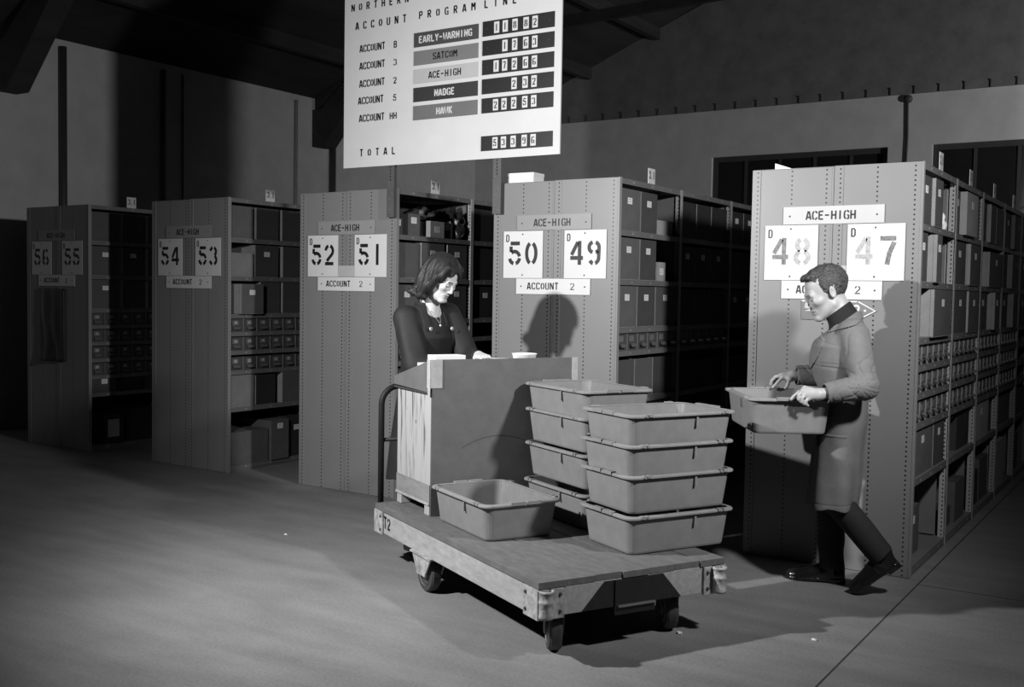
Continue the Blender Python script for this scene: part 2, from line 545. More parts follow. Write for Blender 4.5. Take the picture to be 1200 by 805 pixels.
# conduits on the left wall
def pipe(name, y, r, m, label, cat, z0=0.02, z1=4.0):
    o = obj(name, MB().tube([(XL + r + .004, y, z0), (XL + r + .004, y, z1)], r, 12), m, smooth=True)
    tag(o, label, cat)
    return o
pipe('drain_pipe', 1.04, .04, M_PIPEDK, 'dark vertical drain pipe on the left wall behind the row signed 56 and 55', 'pipe')
pipe('conduit_pipe', 2.36, .022, M_PIPE, 'pale vertical conduit pipe on the left wall above the row signed 54 and 53', 'pipe')
pipe('electric_cable', 2.64, .009, M_PIPEDK, 'thin black vertical cable on the left wall, right of a pale conduit', 'cable', 0.02, 4.0)
pipe('conduit_pipe', 4.50, .022, M_PIPE, 'pale vertical conduit pipe on the left wall just left of the roof brace', 'pipe')
pipe('drain_pipe', 5.19, .045, M_PIPEDK, 'dark vertical drain pipe on the left wall just right of the roof brace', 'pipe')
t = thing('junction_box', 'small round dark junction box with a cable on the back wall', 'junction box', (-3.28, YB, 4.1))
obj('cover', MB().lathe([(.02, -.055), (.045, -.05), (.055, -.001)], (0, 0, 0), 'y', 20), M_STEEL, t, smooth=True)
obj('cable', MB().tube([(0, -.02, -.05), (.01, -.02, -.5), (-.005, -.02, -1.2), (0, -.02, -1.6)], .012, 8), M_PIPEDK, t)

# ================================================================== SHELVING ROWS
PW, HH, BAY = 0.927, 2.20, 0.9215
ROWS = [  # name digits, x of the panel's left edge, bays, shelf levels
    ('56', '55', -9.168, 2, (0.05, .52, .68, .83, .98, 1.13, 1.275, 1.575, 1.88)),
    ('54', '53', -7.378, 2, (0.05, .52, .82, .98, 1.13, 1.275, 1.575, 1.88)),
    ('52', '51', -5.669, 3, (0.05, .52, .82, .98, 1.13, 1.275, 1.575, 1.88)),
    ('50', '49', -3.915, 4, (0.05, .52, .82, 1.13, 1.275, 1.575, 1.88)),
    ('48', '47', -2.145, 5, (0.05, .52, .82, .98, 1.13, 1.275, 1.575, 1.88)),
]


def panel_mb(w):
    m = MB()
    m.box((0, 0, .002), (w, .012, HH))
    return m


ORD = ['first', 'second', 'third', 'fourth', 'fifth', 'sixth', 'seventh', 'eighth', 'ninth', 'tenth', 'eleventh', 'twelfth']
for (na, nb_, x0, bays, levels) in ROWS:
    t = thing('shelving_row', 'tall double-sided grey steel shelving row signed %s and %s' % (na, nb_), 'shelving', (x0, 0, 0), 0, 'shelving rows')
    hw = PW / 2
    for i in range(2):
        m = MB().box((0.001, 0, .003), (hw - .002, .010, HH - (.006 if i == 0 else 0)))
        # folded flanges at both edges
        m.box((0.001, -.004, .003), (.05, 0, HH - .004))
        m.box((hw - .012, -.003, .003), (hw - .002, 0, HH - .004))
        obj('end_panel', m, M_PANEL, t, loc=(i * hw, 0, 0), bevel=0.0012)
    # right edge angle
    obj('corner_angle', MB().box((PW - .003, -.004, 0), (PW, .028, HH + .002)), mat('edge_paint', .26, .4, .05), t)
    L = bays * BAY
    for b in range(1, bays + 1):
        y = b * BAY
        for (xx) in (PW,):
            u = MB().box((-.045, -.0015, 0), (0, .0015, HH)).box((-.003, -.018, 0), (0, .018, HH))
            obj('upright', u, M_UPR, t, loc=(xx, y, 0))
        u = MB().box((0, -.018, 0), (.003, .018, HH)).box((.003, -.0015, 0), (.045, .0015, HH))
        obj('upright', u, M_SHELF, t, loc=(0, y, 0))
        # bay divider sheet in the rear half of each unit
        obj('divider', MB().box((.06, y - .003, .06), (hw - .004, y + .003, HH - .03)).box((hw + .004, y - .003, .06), (PW - .06, y + .003, HH - .03)), M_SHELF, t)
    obj('back_sheet', MB().box((hw - .003, .014, .05), (hw + .003, L - .002, HH - .03)), M_BACK, t)
    for z in levels + (HH - .001,):
        for b in range(bays):
            ya, yb = b * BAY + .012, (b + 1) * BAY - .004
            if b > 0:
                ya = b * BAY + .004
            m = MB()
            m.box((.004, ya, z - .004), (hw - .004, yb, z)).box((hw + .004, ya, z - .004), (PW - .004, yb, z))
            m.box((PW - .006, ya + .012, z - .034), (PW - .0035, yb - .012, z))
            m.box((.0035, ya + .012, z - .034), (.006, yb - .012, z))
            # clip studs on the lip
            for q in (.2, .5, .8):
                yy = ya + (yb - ya) * q
                m.box((PW - .0036, yy - .008, z - .022), (PW - .0022, yy + .008, z - .012), 1)
            obj('shelf', m, [M_SHELF, M_PIPE], t)
    obj('kick_plate', MB().box((PW - .012, .014, 0.001), (PW - .008, L, .045)).box((.008, .014, .001), (.012, L, .045)), M_SHELF, t)

# ------------------------------------------------------------------ signs on the end panels
def plate(name, x, z, w, h, y, m, label, cat, group=None, holes=True, draw=None, dm=None):
    t = thing(name, label, cat, (x, y, z), 0, group)
    obj('plate', MB().box((0, -.003, 0), (w, 0, h)), m, t)
    s = MB()
    put = lambda a, b, hh: (a, -.0031 - hh, b)
    draw(s, put)
    obj('lettering', s, dm or [M_BLACK], t)
    if holes:
        for (hx, hz) in holes:
            obj('screw', MB().lathe([(.0055, -.0032), (.004, -.0055)], (hx, 0, hz), 'y', 10), M_STEEL, t)
    return t


for ri, (na, nb_, x0, bays, levels) in enumerate(ROWS):
    two = 'the shelving row signed %s and %s' % (na, nb_)
    yp = -.0045
    if ri == 0:
        mtop, mnum, macc = M_SIGNG, M_SIGN, M_SIGN
    else:
        mtop, mnum, macc = M_SIGNG, M_SIGN, M_SIGN
    if ri == 4:
        mtop = mat('sign_pale', .45, .42, .04)
    plate('name_sign', x0 + .187, 1.886, .548, .097, yp, mtop, 'grey strip sign reading ACE-HIGH on the end of row %s-%s' % (na, nb_), 'sign', 'ACE-HIGH strip signs',
          [(.037, .045), (.51, .045)], lambda s, p: letters(s, 'ACE-HIGH', .128, .024, .047, p, .028, .0345, .19))
    plate('account_sign', x0 + .187, 1.475, .548, .100, yp, macc, 'white strip sign reading ACCOUNT 2 on the end of row %s-%s' % (na, nb_), 'sign', 'ACCOUNT 2 strip signs',
          [(.037, .05), (.51, .05)], lambda s, p: (letters(s, 'ACCOUNT', .085, .03, .044, p, .026, .0345, .19), letters(s, '2', .405, .03, .044, p, .03, .03, .14)))
    for j, num in enumerate((na, nb_)):
        def dr(s, p, num=num):
            letters(s, 'D', .018, .235, .046, p, .025, .03, .17)
            x = .055 if num != '51' else .045
            mis = (0, 0)
            if num == '48':
                mis = (2, 1)
            if num == '47':
                mis = (1, 2)
            for i, chh in enumerate(num):
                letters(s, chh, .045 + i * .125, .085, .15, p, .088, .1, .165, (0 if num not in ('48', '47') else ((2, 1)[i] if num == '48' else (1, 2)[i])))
        sn = plate('number_sign', x0 + (.085, .545)[j], 1.578, .30, .303, yp, mnum, 'white sheet sign stencilled D %s on a grey shelving end panel' % num, 'sign', 'number signs',
                   [(.147, .283), (.147, .02)], dr, [M_BLACK, M_GLARE, M_GLARE2])
        if num == '48':
            sn['label'] = 'white sheet sign stencilled D 48 with digits painted pale for glare, behind the man'
        if num == '47':
            sn['label'] = 'white sheet sign stencilled D 47, its 4 pale with painted glare, right of the man'
# grey backing card between the numbers (the strip joining both number sheets)
for ri in (2, 4):
    x0 = ROWS[ri][2]
    o = obj('backing_card', MB().box((0, -.002, 0), (.156, 0, .08)), mat('card_grey', .40, .6, .08), loc=(x0 + .387, -.0055, 1.578))
    tag(o, 'small grey card between the number signs %s and %s' % (ROWS[ri][0], ROWS[ri][1]), 'card', 'backing cards')
# arrow sign
ar = thing('arrow_sign', 'grey arrow-shaped sign lettered EUR pointing right, behind the man', 'sign', (-1.84, -.0045, 1.36))
obj('plate', MB().prism([(0, .002), (.31, .002), (.405, .055), (.31, .108), (0, .108)], -.003, 0, 'y'), mat('arrow_grey', .16, .5, .1), ar)
obj('border', MB().prism([(0, .1), (.306, .1), (.31, .108), (0, .108)], -.0036, -.003, 'y').prism([(.31, .108), (.3, .104), (.393, .055), (.405, .055)], -.0036, -.003, 'y').prism([(.405, .055), (.393, .055), (.3, .006), (.31, .002)], -.0036, -.003, 'y'), M_SIGN, ar)
s = MB()
letters(s, 'EUR', .192, .025, .06, lambda a, b, h: (a, -.0031 - h, b), .033, .045, .2)
letters(s, '-', .02, .025, .06, lambda a, b, h: (a, -.0031 - h, b), .033, .045, .2)
obj('lettering', s, M_SIGN, ar)
obj('bolt', MB().lathe([(.008, -.0031), (.006, -.007)], (.345, 0, .055), 'y', 10), M_SIGN, ar)

# aisle tags standing on the rows
def aisle_tag(x, y, label):
    t = thing('aisle_tag', label, 'tag', (x, y, HH), 0, 'tags on the shelving tops')
    obj('card', MB().box((-.004, -.05, 0), (-.0015, .05, .098)), M_SIGN, t)
    s = MB()
    letters(s, '3.1', .0, 0, .05, lambda a, b, h: (-.0012 + h, a - .038, b + .03), .024, .028, .17)
    obj('lettering', s, M_BLACK, t)
for ri in range(4):
    aisle_tag(ROWS[ri][2] + PW - .003, .45, 'small white tag reading 3.1 standing on the row signed %s and %s' % (ROWS[ri][0], ROWS[ri][1]))
for b in range(4):
    aisle_tag(ROWS[4][2] + PW - .003, .45 + b * BAY, 'small white tag on the row signed 48 and 47, %s from its end panel' % ORD[b])

# black bundle hanging on panel 56/55
bd = MB()
nx, nz = 14, 22
vs = []
for side in (0, 1):
    for i in range(nx + 1):
        for j in range(nz + 1):
            u, v = i / nx, j / nz
            dep = .012 + (.03 + .018 * math.sin(u * 17 + v * 3) + .012 * math.sin(v * 9 + u * 5)) * math.sin(math.pi * min(max(u, .03), .97)) * (0.5 + .5 * (1 - v))
            vs.append((u * .385, (-dep if side else -.002), v * .66))
fs = []
st = (nx + 1) * (nz + 1)
idx = lambda sd, i, j: sd * st + i * (nz + 1) + j
for i in range(nx):
    for j in range(nz):
        for sd in (0, 1):
            fs.append((idx(sd, i, j), idx(sd, i + 1, j), idx(sd, i + 1, j + 1), idx(sd, i, j + 1)))
for i in range(nx):
    fs += [(idx(0, i, 0), idx(0, i + 1, 0), idx(1, i + 1, 0), idx(1, i, 0)), (idx(0, i, nz), idx(0, i + 1, nz), idx(1, i + 1, nz), idx(1, i, nz))]
for j in range(nz):
    fs += [(idx(0, 0, j), idx(0, 0, j + 1), idx(1, 0, j + 1), idx(1, 0, j)), (idx(0, nx, j), idx(0, nx, j + 1), idx(1, nx, j + 1), idx(1, nx, j))]
bd.add(vs, fs)
o = obj('hanging_bundle', bd, M_BAG, smooth=True, loc=(-8.97, -.005, .79))
tag(o, 'black shiny bundle hanging under the signs 56 and 55', 'bundle')

# ------------------------------------------------------------------ tally board hung between rows 51 and 50
BX0, BX1, BZ0, BZ1, BY = -5.19, -3.387, 2.355, 3.62, -.060
tb = thing('tally_board', 'big white hanging tally board listing accounts and black number counters', 'board', (BX0, BY, BZ0))
obj('panel', MB().box((0, 0, 0), (BX1 - BX0, .012, BZ1 - BZ0)), M_SIGN, tb)
putb = lambda a, b, h: (a - BX0, -.0005 - h, b - BZ0)
def line(txt, x, z, h, w, adv, st=.2):
    q = MB()
    letters(q, txt, x, z, h, putb, w, adv, st)
    obj('lettering', q, M_BLACK, tb)
line('NORTHERN', -5.125, 3.458, .05, .028, .0695)
line('ACCOUNT', -5.085, 3.325, .052, .028, .0715)
line('PROGRAM', -4.515, 3.331, .05, .028, .0728)
line('LINE', -3.975, 3.333, .05, .028, .0735)
for i, (z, cch) in enumerate(((3.163, 'B'), (3.041, '3'), (2.917, '2'), (2.798, '5'), (2.674, 'HH'))):
    line('ACCOUNT', -5.045 if i != 3 else -5.055, z, .05, .027, .034, .19)
    line(cch, -4.735 if len(cch) == 1 else -4.765, z, .045, .027, .034, .19)
line('TOTAL', -5.035, 2.431, .05, .028, .0735)
names = ('EARLY-WARNING', 'SATCOM', 'ACE-HIGH', 'NADGE', 'HAWK')
for i, nm in enumerate(names):
    z = 3.142 - i * .1232
    bar = obj('name_bar', MB().box((-4.556 - BX0, -.004, z - BZ0), (-4.018 - BX0, -.0005, z + .097 - BZ0)), M_BARGREY[i], tb)
    s = MB()
    n = len(nm)
    adv = .0345
    x = -4.287 - n * adv / 2
    letters(s, nm, x, z + .026, .045, lambda a, b, h: (a - BX0, -.0041 - h, b - BZ0), .027, adv, .2)
    obj('lettering', s, M_SIGN if i in (0, 3, 4) else M_BLACK, bar)
for i, num in enumerate(('11882', ' 1763', '17266', '  232', '22253', '53396')):
    z = 3.148 - i * .1242 if i < 5 else 2.406
    ct = obj('counter_strip', MB().box((-3.984 - BX0, -.006, z - BZ0), (-3.438 - BX0, -.0005, z + .097 - BZ0)), M_BLACK, tb)
    for q, chh in enumerate(num):
        if chh == ' ':
            continue
        xc = (-3.872, -3.806, -3.731, -3.647, -3.58)[q]
        d = MB().box((xc - .020 - BX0, -.008, z + .012 - BZ0), (xc + .020 - BX0, -.006, z + .085 - BZ0), 0)
        letters(d, chh, xc - .012, z + .026, .045, lambda a, b, h: (a - BX0, -.0081 - h, b - BZ0), .022, .03, .17, 1)
        obj('digit_card', d, [M_SIGN, M_BLACK], ct)
    for sx in (-3.945, -3.475):
        obj('rivet', MB().lathe([(.004, -.0062), (.003, -.008)], (sx - BX0, 0, z + .048 - BZ0), 'y', 8), M_STEEL, ct)
for (px0, px1) in ((-4.800, -4.735), (-3.902, -3.838)):
    m = MB().box((px0 - BX0, .018, 1.995 - BZ0), (px1 - BX0, .022, 3.9 - BZ0))
    e0 = px1 - .003 if px0 < -4 else px0
    m.box((e0 - BX0, .022, 1.995 - BZ0), (e0 + .003 - BX0, .048, 3.9 - BZ0))
    po = obj('mounting_post', m, mat('galvanised_angle', .085, .45, .15), tb)
    for zz in (2.02, 2.05, 2.12, 2.16, 2.24, 2.30):
        obj('bolt', MB().lathe([(.007, .0179), (.005, .011)], ((px0 + px1) / 2 - BX0 + (.015 if zz in (2.02, 2.16) else -.01), 0, zz - BZ0), 'y', 8), M_CUP, po)
    m = MB()
    for zz in np.arange(2.25, 2.36, .022):
        m.box(((px0 + px1) / 2 - .004 - BX0, .0165, zz - BZ0), ((px0 + px1) / 2 + .004 - BX0, .018, zz + .013 - BZ0))
    obj('slot', m, M_BLACK, po)

# ------------------------------------------------------------------ things on the shelves
SHN = {0.05: 'bottom shelf', .52: 'low shelf', .68: 'shelf', .82: 'shelf under the drawers', 1.275: 'third shelf from the top', 1.575: 'second shelf from the top', 1.88: 'top shelf'}


def filebox_mb(w, d, h, wall=.004):
    """open-topped box; origin front-bottom-left, local x = depth inwards(-), y = width; dark front, sides painted paler as if lit"""
    m = MB()
    m.box((-d, 0, 0), (0, w, wall), 1)
    m.box((-wall, 0, wall), (0, w, h), 0)
    m.box((-d, 0, wall), (-d + wall, w, h), 1)
    m.box((-d + wall, 0, wall), (-wall, wall, h), 1)
    m.box((-d + wall, w - wall, wall), (-wall, w, h), 1)
    # paler strips on the front edges, painted as if catching light
    m.box((-.02, -.0006, wall), (.0006, .0, h), 1)
    m.box((.0, -.0006, wall), (.0006, .004, h), 1)
    return m


def carton_mb(w, d, h):
    m = MB().box((-d, 0, 0), (0, w, h))
    # flap seam and tape on top
    m.box((-d + .002, w / 2 - .012, h), (-.002, w / 2 + .012, h + .001))
    return m


cnt = {}


def put_box(ri, bay, z, y0, y1, h, prot=-.02, lab=True, kind='file', m=None, d=.40, desc=None, ly=.5, lz=.72):
    """box on shelf z of row ri; y0,y1 measured inside the bay"""
    x = ROWS[ri][2] + PW - .008 + prot
    w = y1 - y0
    key = (ri, z, bay)
    cnt[key] = cnt.get(key, 0) + 1
    rowtxt = '%s-%s' % (ROWS[ri][0], ROWS[ri][1])
    shade = desc or ('grey upright file box' if kind == 'file' else 'grey carton')
    lt = ('with a white label' if lab else 'without a label') if kind == 'file' else ('with a label' if lab else 'without a label')
    label = '%s %s, %s in bay %s of row %s, %s' % (shade, lt, ORD[cnt[key] - 1], ('one', 'two', 'three', 'four', 'five')[bay], rowtxt, SHN.get(z, 'shelf'))
    words = label.split()
    if len(words) > 16:
        label = '%s, %s in bay %s of row %s, %s' % (shade, ORD[cnt[key] - 1], ('one', 'two', 'three', 'four', 'five')[bay], rowtxt, SHN.get(z, 'shelf'))
    nm = 'file_box' if kind == 'file' else 'carton'
    t = thing(nm, label, 'box', (x, bay * BAY + y0, z), 0, '%s boxes of row %s' % (nm.replace('_', ' '), rowtxt))
    mm = m or M_BOX[(ri * 7 + bay * 3 + cnt[key] + int(z * 10)) % 3]
    obj('body', filebox_mb(w, d, h) if kind == 'file' else carton_mb(w, d, h), [mm, M_BOXLIT] if kind == 'file' else mm, t, bevel=.001)
    if lab:
        lw, lh = min(.062, w * .5), .04 if kind == 'file' else .045
        yc = w * ly
        lb = obj('label', MB().box((.0002, yc - lw / 2, h * lz - lh / 2), (.0012, yc + lw / 2, h * lz + lh / 2)), M_LABEL, t)
        s = MB()
        for q in range(2):
            s.box((.0012, yc - lw * .32, h * lz + .008 - q * .014), (.0015, yc + lw * (.3 - .1 * q), h * lz + .0105 - q * .014))
        obj('print', s, M_SIGNG, lb)
    return t


HB = .262   # file box height
# row 48/47 (index 4), the long right-hand face
E_ = 4
top = [
    [(.02, .28, 0, 1), (.29, .50, 0.004, 1)],
    [(.02, .17, .0, 1), (.20, .58, .035, 1), (.62, .78, .0, 0)],
    [(.05, .22, .0, 0), (.25, .48, .01, 0), (.52, .85, .005, 0)],
    [(.06, .35, .01, 1), (.38, .6, .02, 0), (.62, .86, .0, 1)],
    [(.04, .4, .01, 1), (.45, .85, .0, 0)],
]
sec = [
    [(.02, .22, .0, 1), (.31, .45, .018, 1)],
    [(.02, .42, .0, 1), (.46, .84, .008, 1)],
    [(.05, .22, -.03, 0), (.26, .86, .01, 1)],
    [(.06, .30, .0, 0), (.33, .6, .02, 0), (.63, .85, .0, 1)],
    [(.04, .4, .01, 1), (.45, .85, .0, 0)],
]
thi = [
    [(.02, .18, -.02, 0), (.27, .76, .02, 1)],
    [(.03, .44, .01, 1), (.46, .86, .006, 1)],
    [(.03, .36, .0, 1), (.45, .65, .025, 1), (.68, .86, 0, 0)],
    [(.05, .38, .0, 1), (.45, .7, .02, 0)],
    [(.04, .4, .01, 1), (.45, .85, .0, 0)],
]
for z, rows in ((1.88, top), (1.575, sec), (1.275, thi)):
    for b, lst in enumerate(rows):
        for (a, c_, pr, lb) in lst:
            pale = (b == 1 and z == 1.88 and a == .20)
            put_box(E_, b, z, a, c_, HB - (.0 if c_ - a < .5 else .02), pr - .006 + (.012 if a > .2 else 0), bool(lb), 'file' if not pale else 'carton',
                    M_CARTON if pale else None, desc='pale carton jutting out' if pale else None)
# big boxes under the drawers
put_box(E_, 0, .52, .02, .55, .27, -.01, True, desc='big dark file box')
put_box(E_, 0, .52, .56, .87, .27, -.01, True, desc='big dark file box')
put_box(E_, 1, .52, .10, .42, .22, -.06, False, 'carton')
put_box(E_, 1, .52, .45, .84, .24, -.03, False, 'carton', M_DARKBOX)
put_box(E_, 2, .52, .04, .62, .26, -.01, True, 'carton', M_CARTON, desc='grey carton')
put_box(E_, 2, .52, .66, .88, .2, -.03, False, 'carton')
put_box(E_, 3, .52, .06, .8, .22, -.02, False, 'carton')
put_box(E_, 4, .52, .06, .8, .22, -.02, False, 'carton')
put_box(E_, 0, .05, .03, .2, .24, -.03, False, 'carton')
put_box(E_, 0, .05, .22, .50, .27, -.06, True, 'carton')
put_box(E_, 1, .05, .05, .45, .12, -.05, False, 'carton')
put_box(E_, 1, .05, .48, .80, .26, -.03, False, 'carton')
put_box(E_, 2, .05, .05, .4, .24, -.03, False, 'carton', M_DARKBOX)
put_box(E_, 2, .05, .44, .8, .3, -.03, False, 'carton')
put_box(E_, 3, .05, .05, .5, .36, -.005, False, 'carton', M_CARTON, desc='pale carton')
put_box(E_, 4, .05, .05, .5, .3, -.03, False, 'carton')

# row 50/49
D_ = 3
for z in (1.88, 1.575):
    put_box(D_, 0, z, .03, .325, HB, -.012, True)
    put_box(D_, 0, z, .335, .575, HB, -.012, True)
put_box(D_, 0, 1.88, .62, .86, .10, -.03, False, 'carton', M_CARTON, desc='low pale carton')
put_box(D_, 0, 1.575, .60, .72, .125, -.01, True, 'carton', M_CARTON, desc='small pale carton', lz=.5)
for (a, c_) in ((.03, .30), (.31, .57), (.58, .88)):
    put_box(D_, 0, 1.275, a, c_, HB, -.012, True)
    put_box(D_, 0, .82, a, c_, .25, -.02, False)
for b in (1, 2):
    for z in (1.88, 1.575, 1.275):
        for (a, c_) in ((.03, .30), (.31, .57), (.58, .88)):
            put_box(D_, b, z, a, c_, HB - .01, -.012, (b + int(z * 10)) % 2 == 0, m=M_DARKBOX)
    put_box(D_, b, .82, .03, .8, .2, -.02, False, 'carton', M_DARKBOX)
put_box(D_, 0, .52, .03, .45, .25, -.02, False, 'carton')
put_box(D_, 0, .52, .5, .88, .25, -.02, False, 'carton')

# row 52/51
C_ = 2
put_box(C_, 0, 1.88, .02, .10, .12, -.02, True, 'carton', desc='small carton')
put_box(C_, 0, 1.88, .16, .30, .155, -.02, True, 'carton', desc='small upright carton')
put_box(C_, 0, 1.88, .40, .57, .12, .0, True, 'carton', M_CARTON, desc='small pale carton', lz=.5)
put_box(C_, 0, 1.88, .58, .70, .12, -.02, True, 'carton', desc='small labelled carton')
for z in (1.575, 1.275):
    put_box(C_, 0, z, .02, .28, HB - .01, -.012, z != 1.575, m=M_BOX[1])
    put_box(C_, 0, z, .31, .59, HB, -.012, True)
    put_box(C_, 0, z, .63, .88, HB, -.012, True, m=M_BOX[2])
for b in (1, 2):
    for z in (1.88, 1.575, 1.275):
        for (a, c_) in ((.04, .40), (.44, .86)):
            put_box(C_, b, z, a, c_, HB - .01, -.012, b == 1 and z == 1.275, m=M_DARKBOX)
for (a, c_) in ((.03, .40), (.45, .86)):
    put_box(C_, 0, .52, a, c_, .24, -.02, False, 'carton')

# row 54/53
B_ = 1
put_box(B_, 0, 1.88, .02, .275, HB, -.012, False, m=M_BOX[1])
put_box(B_, 0, 1.88, .31, .56, HB, -.012, False, m=M_BOX[2])
put_box(B_, 0, 1.88, .60, .86, HB, -.012, False, m=M_BOX[2])
put_box(B_, 0, 1.575, .03, .27, .19, .0, False, 'carton', mat('mid_carton', .2, .7, .15), desc='torn low carton')
put_box(B_, 0, 1.575, .30, .56, HB, -.012, True, m=M_BOX[2])
put_box(B_, 0, 1.575, .61, .86, HB, -.012, False, m=M_BOX[2])
put_box(B_, 0, 1.275, .10, .34, HB - .02, .045, True, m=M_BOX[1])
put_box(B_, 0, 1.275, .36, .58, HB, -.012, False, m=M_BOX[2])
put_box(B_, 0, 1.275, .61, .86, HB, -.012, False, m=M_BOX[2])
put_box(B_, 0, .52, .02, .29, .26, -.01, False, m=mat('mid_carton', .2, .7, .15))
put_box(B_, 0, .52, .32, .54, .25, -.02, False, m=M_DARKBOX)
put_box(B_, 0, .52, .60, .86, .27, .0, False, m=M_BOX[1])
put_box(B_, 0, .05, .03, .44, .27, .0, False, 'carton', M_BOX[1], desc='big squat carton')
put_box(B_, 0, .05, .46, .66, .33, .02, True, 'carton', M_BOX[1], desc='tall carton', ly=.5, lz=.85)
put_box(B_, 0, .05, .68, .9, .34, -.02, True, 'carton', M_DARKBOX)
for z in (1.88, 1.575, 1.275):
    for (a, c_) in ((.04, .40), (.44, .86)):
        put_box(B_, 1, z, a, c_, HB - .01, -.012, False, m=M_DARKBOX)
# row 56/55
A_ = 0
for z, l1, l2 in ((1.88, False, False), (1.575, True, True), (1.275, True, False)):
    put_box(A_, 0, z, .04, .33, HB, -.012, l1, m=M_BOX[0])
    put_box(A_, 0, z, .36, .60, HB, -.012, l2, m=M_BOX[2])
    put_box(A_, 0, z, .64, .88, HB, -.012, False, m=M_BOX[2])
put_box(A_, 0, .52, .04, .3, .14, -.01, True, 'carton', M_BOX[2])
put_box(A_, 0, .52, .36, .6, .13, -.02, False, 'carton', M_DARKBOX)
put_box(A_, 0, .52, .62, .86, .14, .02, True, 'carton', M_BOX[2], lz=.5)
t = put_box(A_, 0, .05, .16, .36, .26, .01, False, 'carton', M_DARKBOX, desc='dark carton with a big white card')
obj('card', MB().box((.0002, .03, .06), (.0015, .15, .22)), mat('dull_card', .45, .7, .1), t)
put_box(A_, 0, .05, .45, .8, .3, -.02, False, 'carton', M_DARKBOX)

# lumpy wrapped bundle and dark bag on row 51's top shelf
def lump(name, c_, r_, m, label, cat, seed):
    rng = random.Random(seed)
    bm = bmesh.new()
    bmesh.ops.create_icosphere(bm, subdivisions=4, radius=1)
    ph = [(Vector((rng.uniform(-1, 1), rng.uniform(-1, 1), rng.uniform(-1, 1))).normalized(), rng.uniform(2, 6), rng.uniform(0, 6), rng.uniform(.03, .09)) for _ in range(14)]
    for v in bm.verts:
        n = v.co.normalized()
        d = 1 + sum(a * math.sin(f * n.dot(k) * 2 + p) for k, f, p, a in ph)
        z = n.z * d
        v.co = Vector((n.x * d * r_[0], n.y * d * r_[1], max(z, -.75) * r_[2] + .75 * r_[2]))
    me = bpy.data.meshes.new(name)
    bm.to_mesh(me)
    bm.free()
    me.materials.append(m)
    for p in me.polygons:
        p.use_smooth = True
    o = obj(name, me, loc=c_)
    return tag(o, label, cat)


xc = ROWS[2][2] + PW
lump('wrapped_bundle', (xc - .14, .43, 2.005), (.10, .12, .055), mat('bundle_wrap', .08, .5, .3, 20), 'lumpy dark wrapped bundle on a carton, top shelf of row 51', 'bundle', 3)
lump('dark_bag', (xc - .12, .80, 1.882), (.10, .085, .13), M_BAG, 'dark crumpled bag on the top shelf of row 51', 'bag', 5)
lump('crumpled_paper', (ROWS[4][2] + PW - .045, .62, 1.882), (.035, .05, .05), M_PAPER, 'crumpled white paper lump on the top shelf beside sign 47', 'paper', 8)
lump('dark_bag', (ROWS[4][2] + PW - .09, BAY + .27, .742), (.06, .1, .03), M_BAG, 'dark bag on top of a low carton in row 47', 'bag', 9)
lump('crumpled_wrap', (ROWS[3][2] + PW - .1, .35, 1.072), (.06, .2, .012), M_BAG, 'crumpled wrapping lying on open boxes below the drawers of row 49', 'wrapping', 10)

# rows of little drawers
def drawer_proto():
    t = thing('parts_drawer', 'x', 'drawer')
    w, h, d = .143, .108, .36
    m = MB()
    m.box((-d, 0, 0), (0, w, .003)).box((-.003, 0, .003), (0, w, h)).box((-d, 0, .003), (-.003, .003, h)).box((-d, w - .003, .003), (-.003, w, h)).box((-d, .003, .003), (-d + .003, w - .003, h))
    obj('body', m, M_DRAWER, t)
    # bright folded edge
    obj('edge_strip', MB().box((0, 0, 0), (.006, .005, h)), mat('edge_steel', .30, .35, .1, metal=.3), t)
    obj('label_holder', MB().box((0, w / 2 - .03, .055), (.002, w / 2 + .03, .092)), mat('label_dull', .16, .6, .2, 40), t)
    hd = MB()
    n = 8
    vs, fs = [], []
    for j in range(n + 1):
        a = math.pi / 2 * j / n
        for yy in (w / 2 - .035, w / 2 + .035):
            vs.append((.022 * math.sin(a), yy, .02 + .022 * math.cos(a)))
    for j in range(n):
        fs.append((2 * j, 2 * j + 1, 2 * j + 3, 2 * j + 2))
    k0 = len(vs)
    vs2 = [(x + .002, y, z + .002) for x, y, z in vs]
    hd.add(vs + vs2, fs + [tuple(i + k0 for i in f[::-1]) for f in fs] + [(0, 2 * n, 2 * n + k0, k0), (1, 2 * n + 1, 2 * n + 1 + k0, 1 + k0)])
    obj('cup_handle', hd, M_CUP, t)
    return t


proto = drawer_proto()
used = [False]
TIER = {1.13: 'upper', .98: 'middle', .83: 'lower', .82: 'lower', .68: 'lowest'}


def drawers(ri, bay, z, start=None):
    rowtxt = '%s-%s' % (ROWS[ri][0], ROWS[ri][1])
    for i in range(6):
        d = proto if not used[0] else copy_tree(proto)
        used[0] = True
        d.location = (ROWS[ri][2] + PW - .02, bay * BAY + .022 + i * .1475, z)
        d['group'] = 'small drawers of row %s' % rowtxt
        if start is not None:
            num = start + i
            d['label'] = 'small steel drawer numbered %d in %s tier of row %s, bay %s' % (num, TIER[z], rowtxt, ('one', 'two', 'three', 'four', 'five')[bay])
            s = MB()
            letters(s, str(num), 0, 0, .022, lambda a, b, h: (.0021 + h, .0715 - .014 + a, .063 + b), .012, .0155, .18)
            lh = [c for c in d.children if c.name.startswith('label_holder')][0]
            obj('number', s, mat('pale_print', .65, .6, .05), lh)
        else:
            d['label'] = 'small steel drawer, %s in %s tier of bay %s, row %s' % (ORD[i], TIER[z], ('one', 'two', 'three', 'four', 'five')[bay], rowtxt)


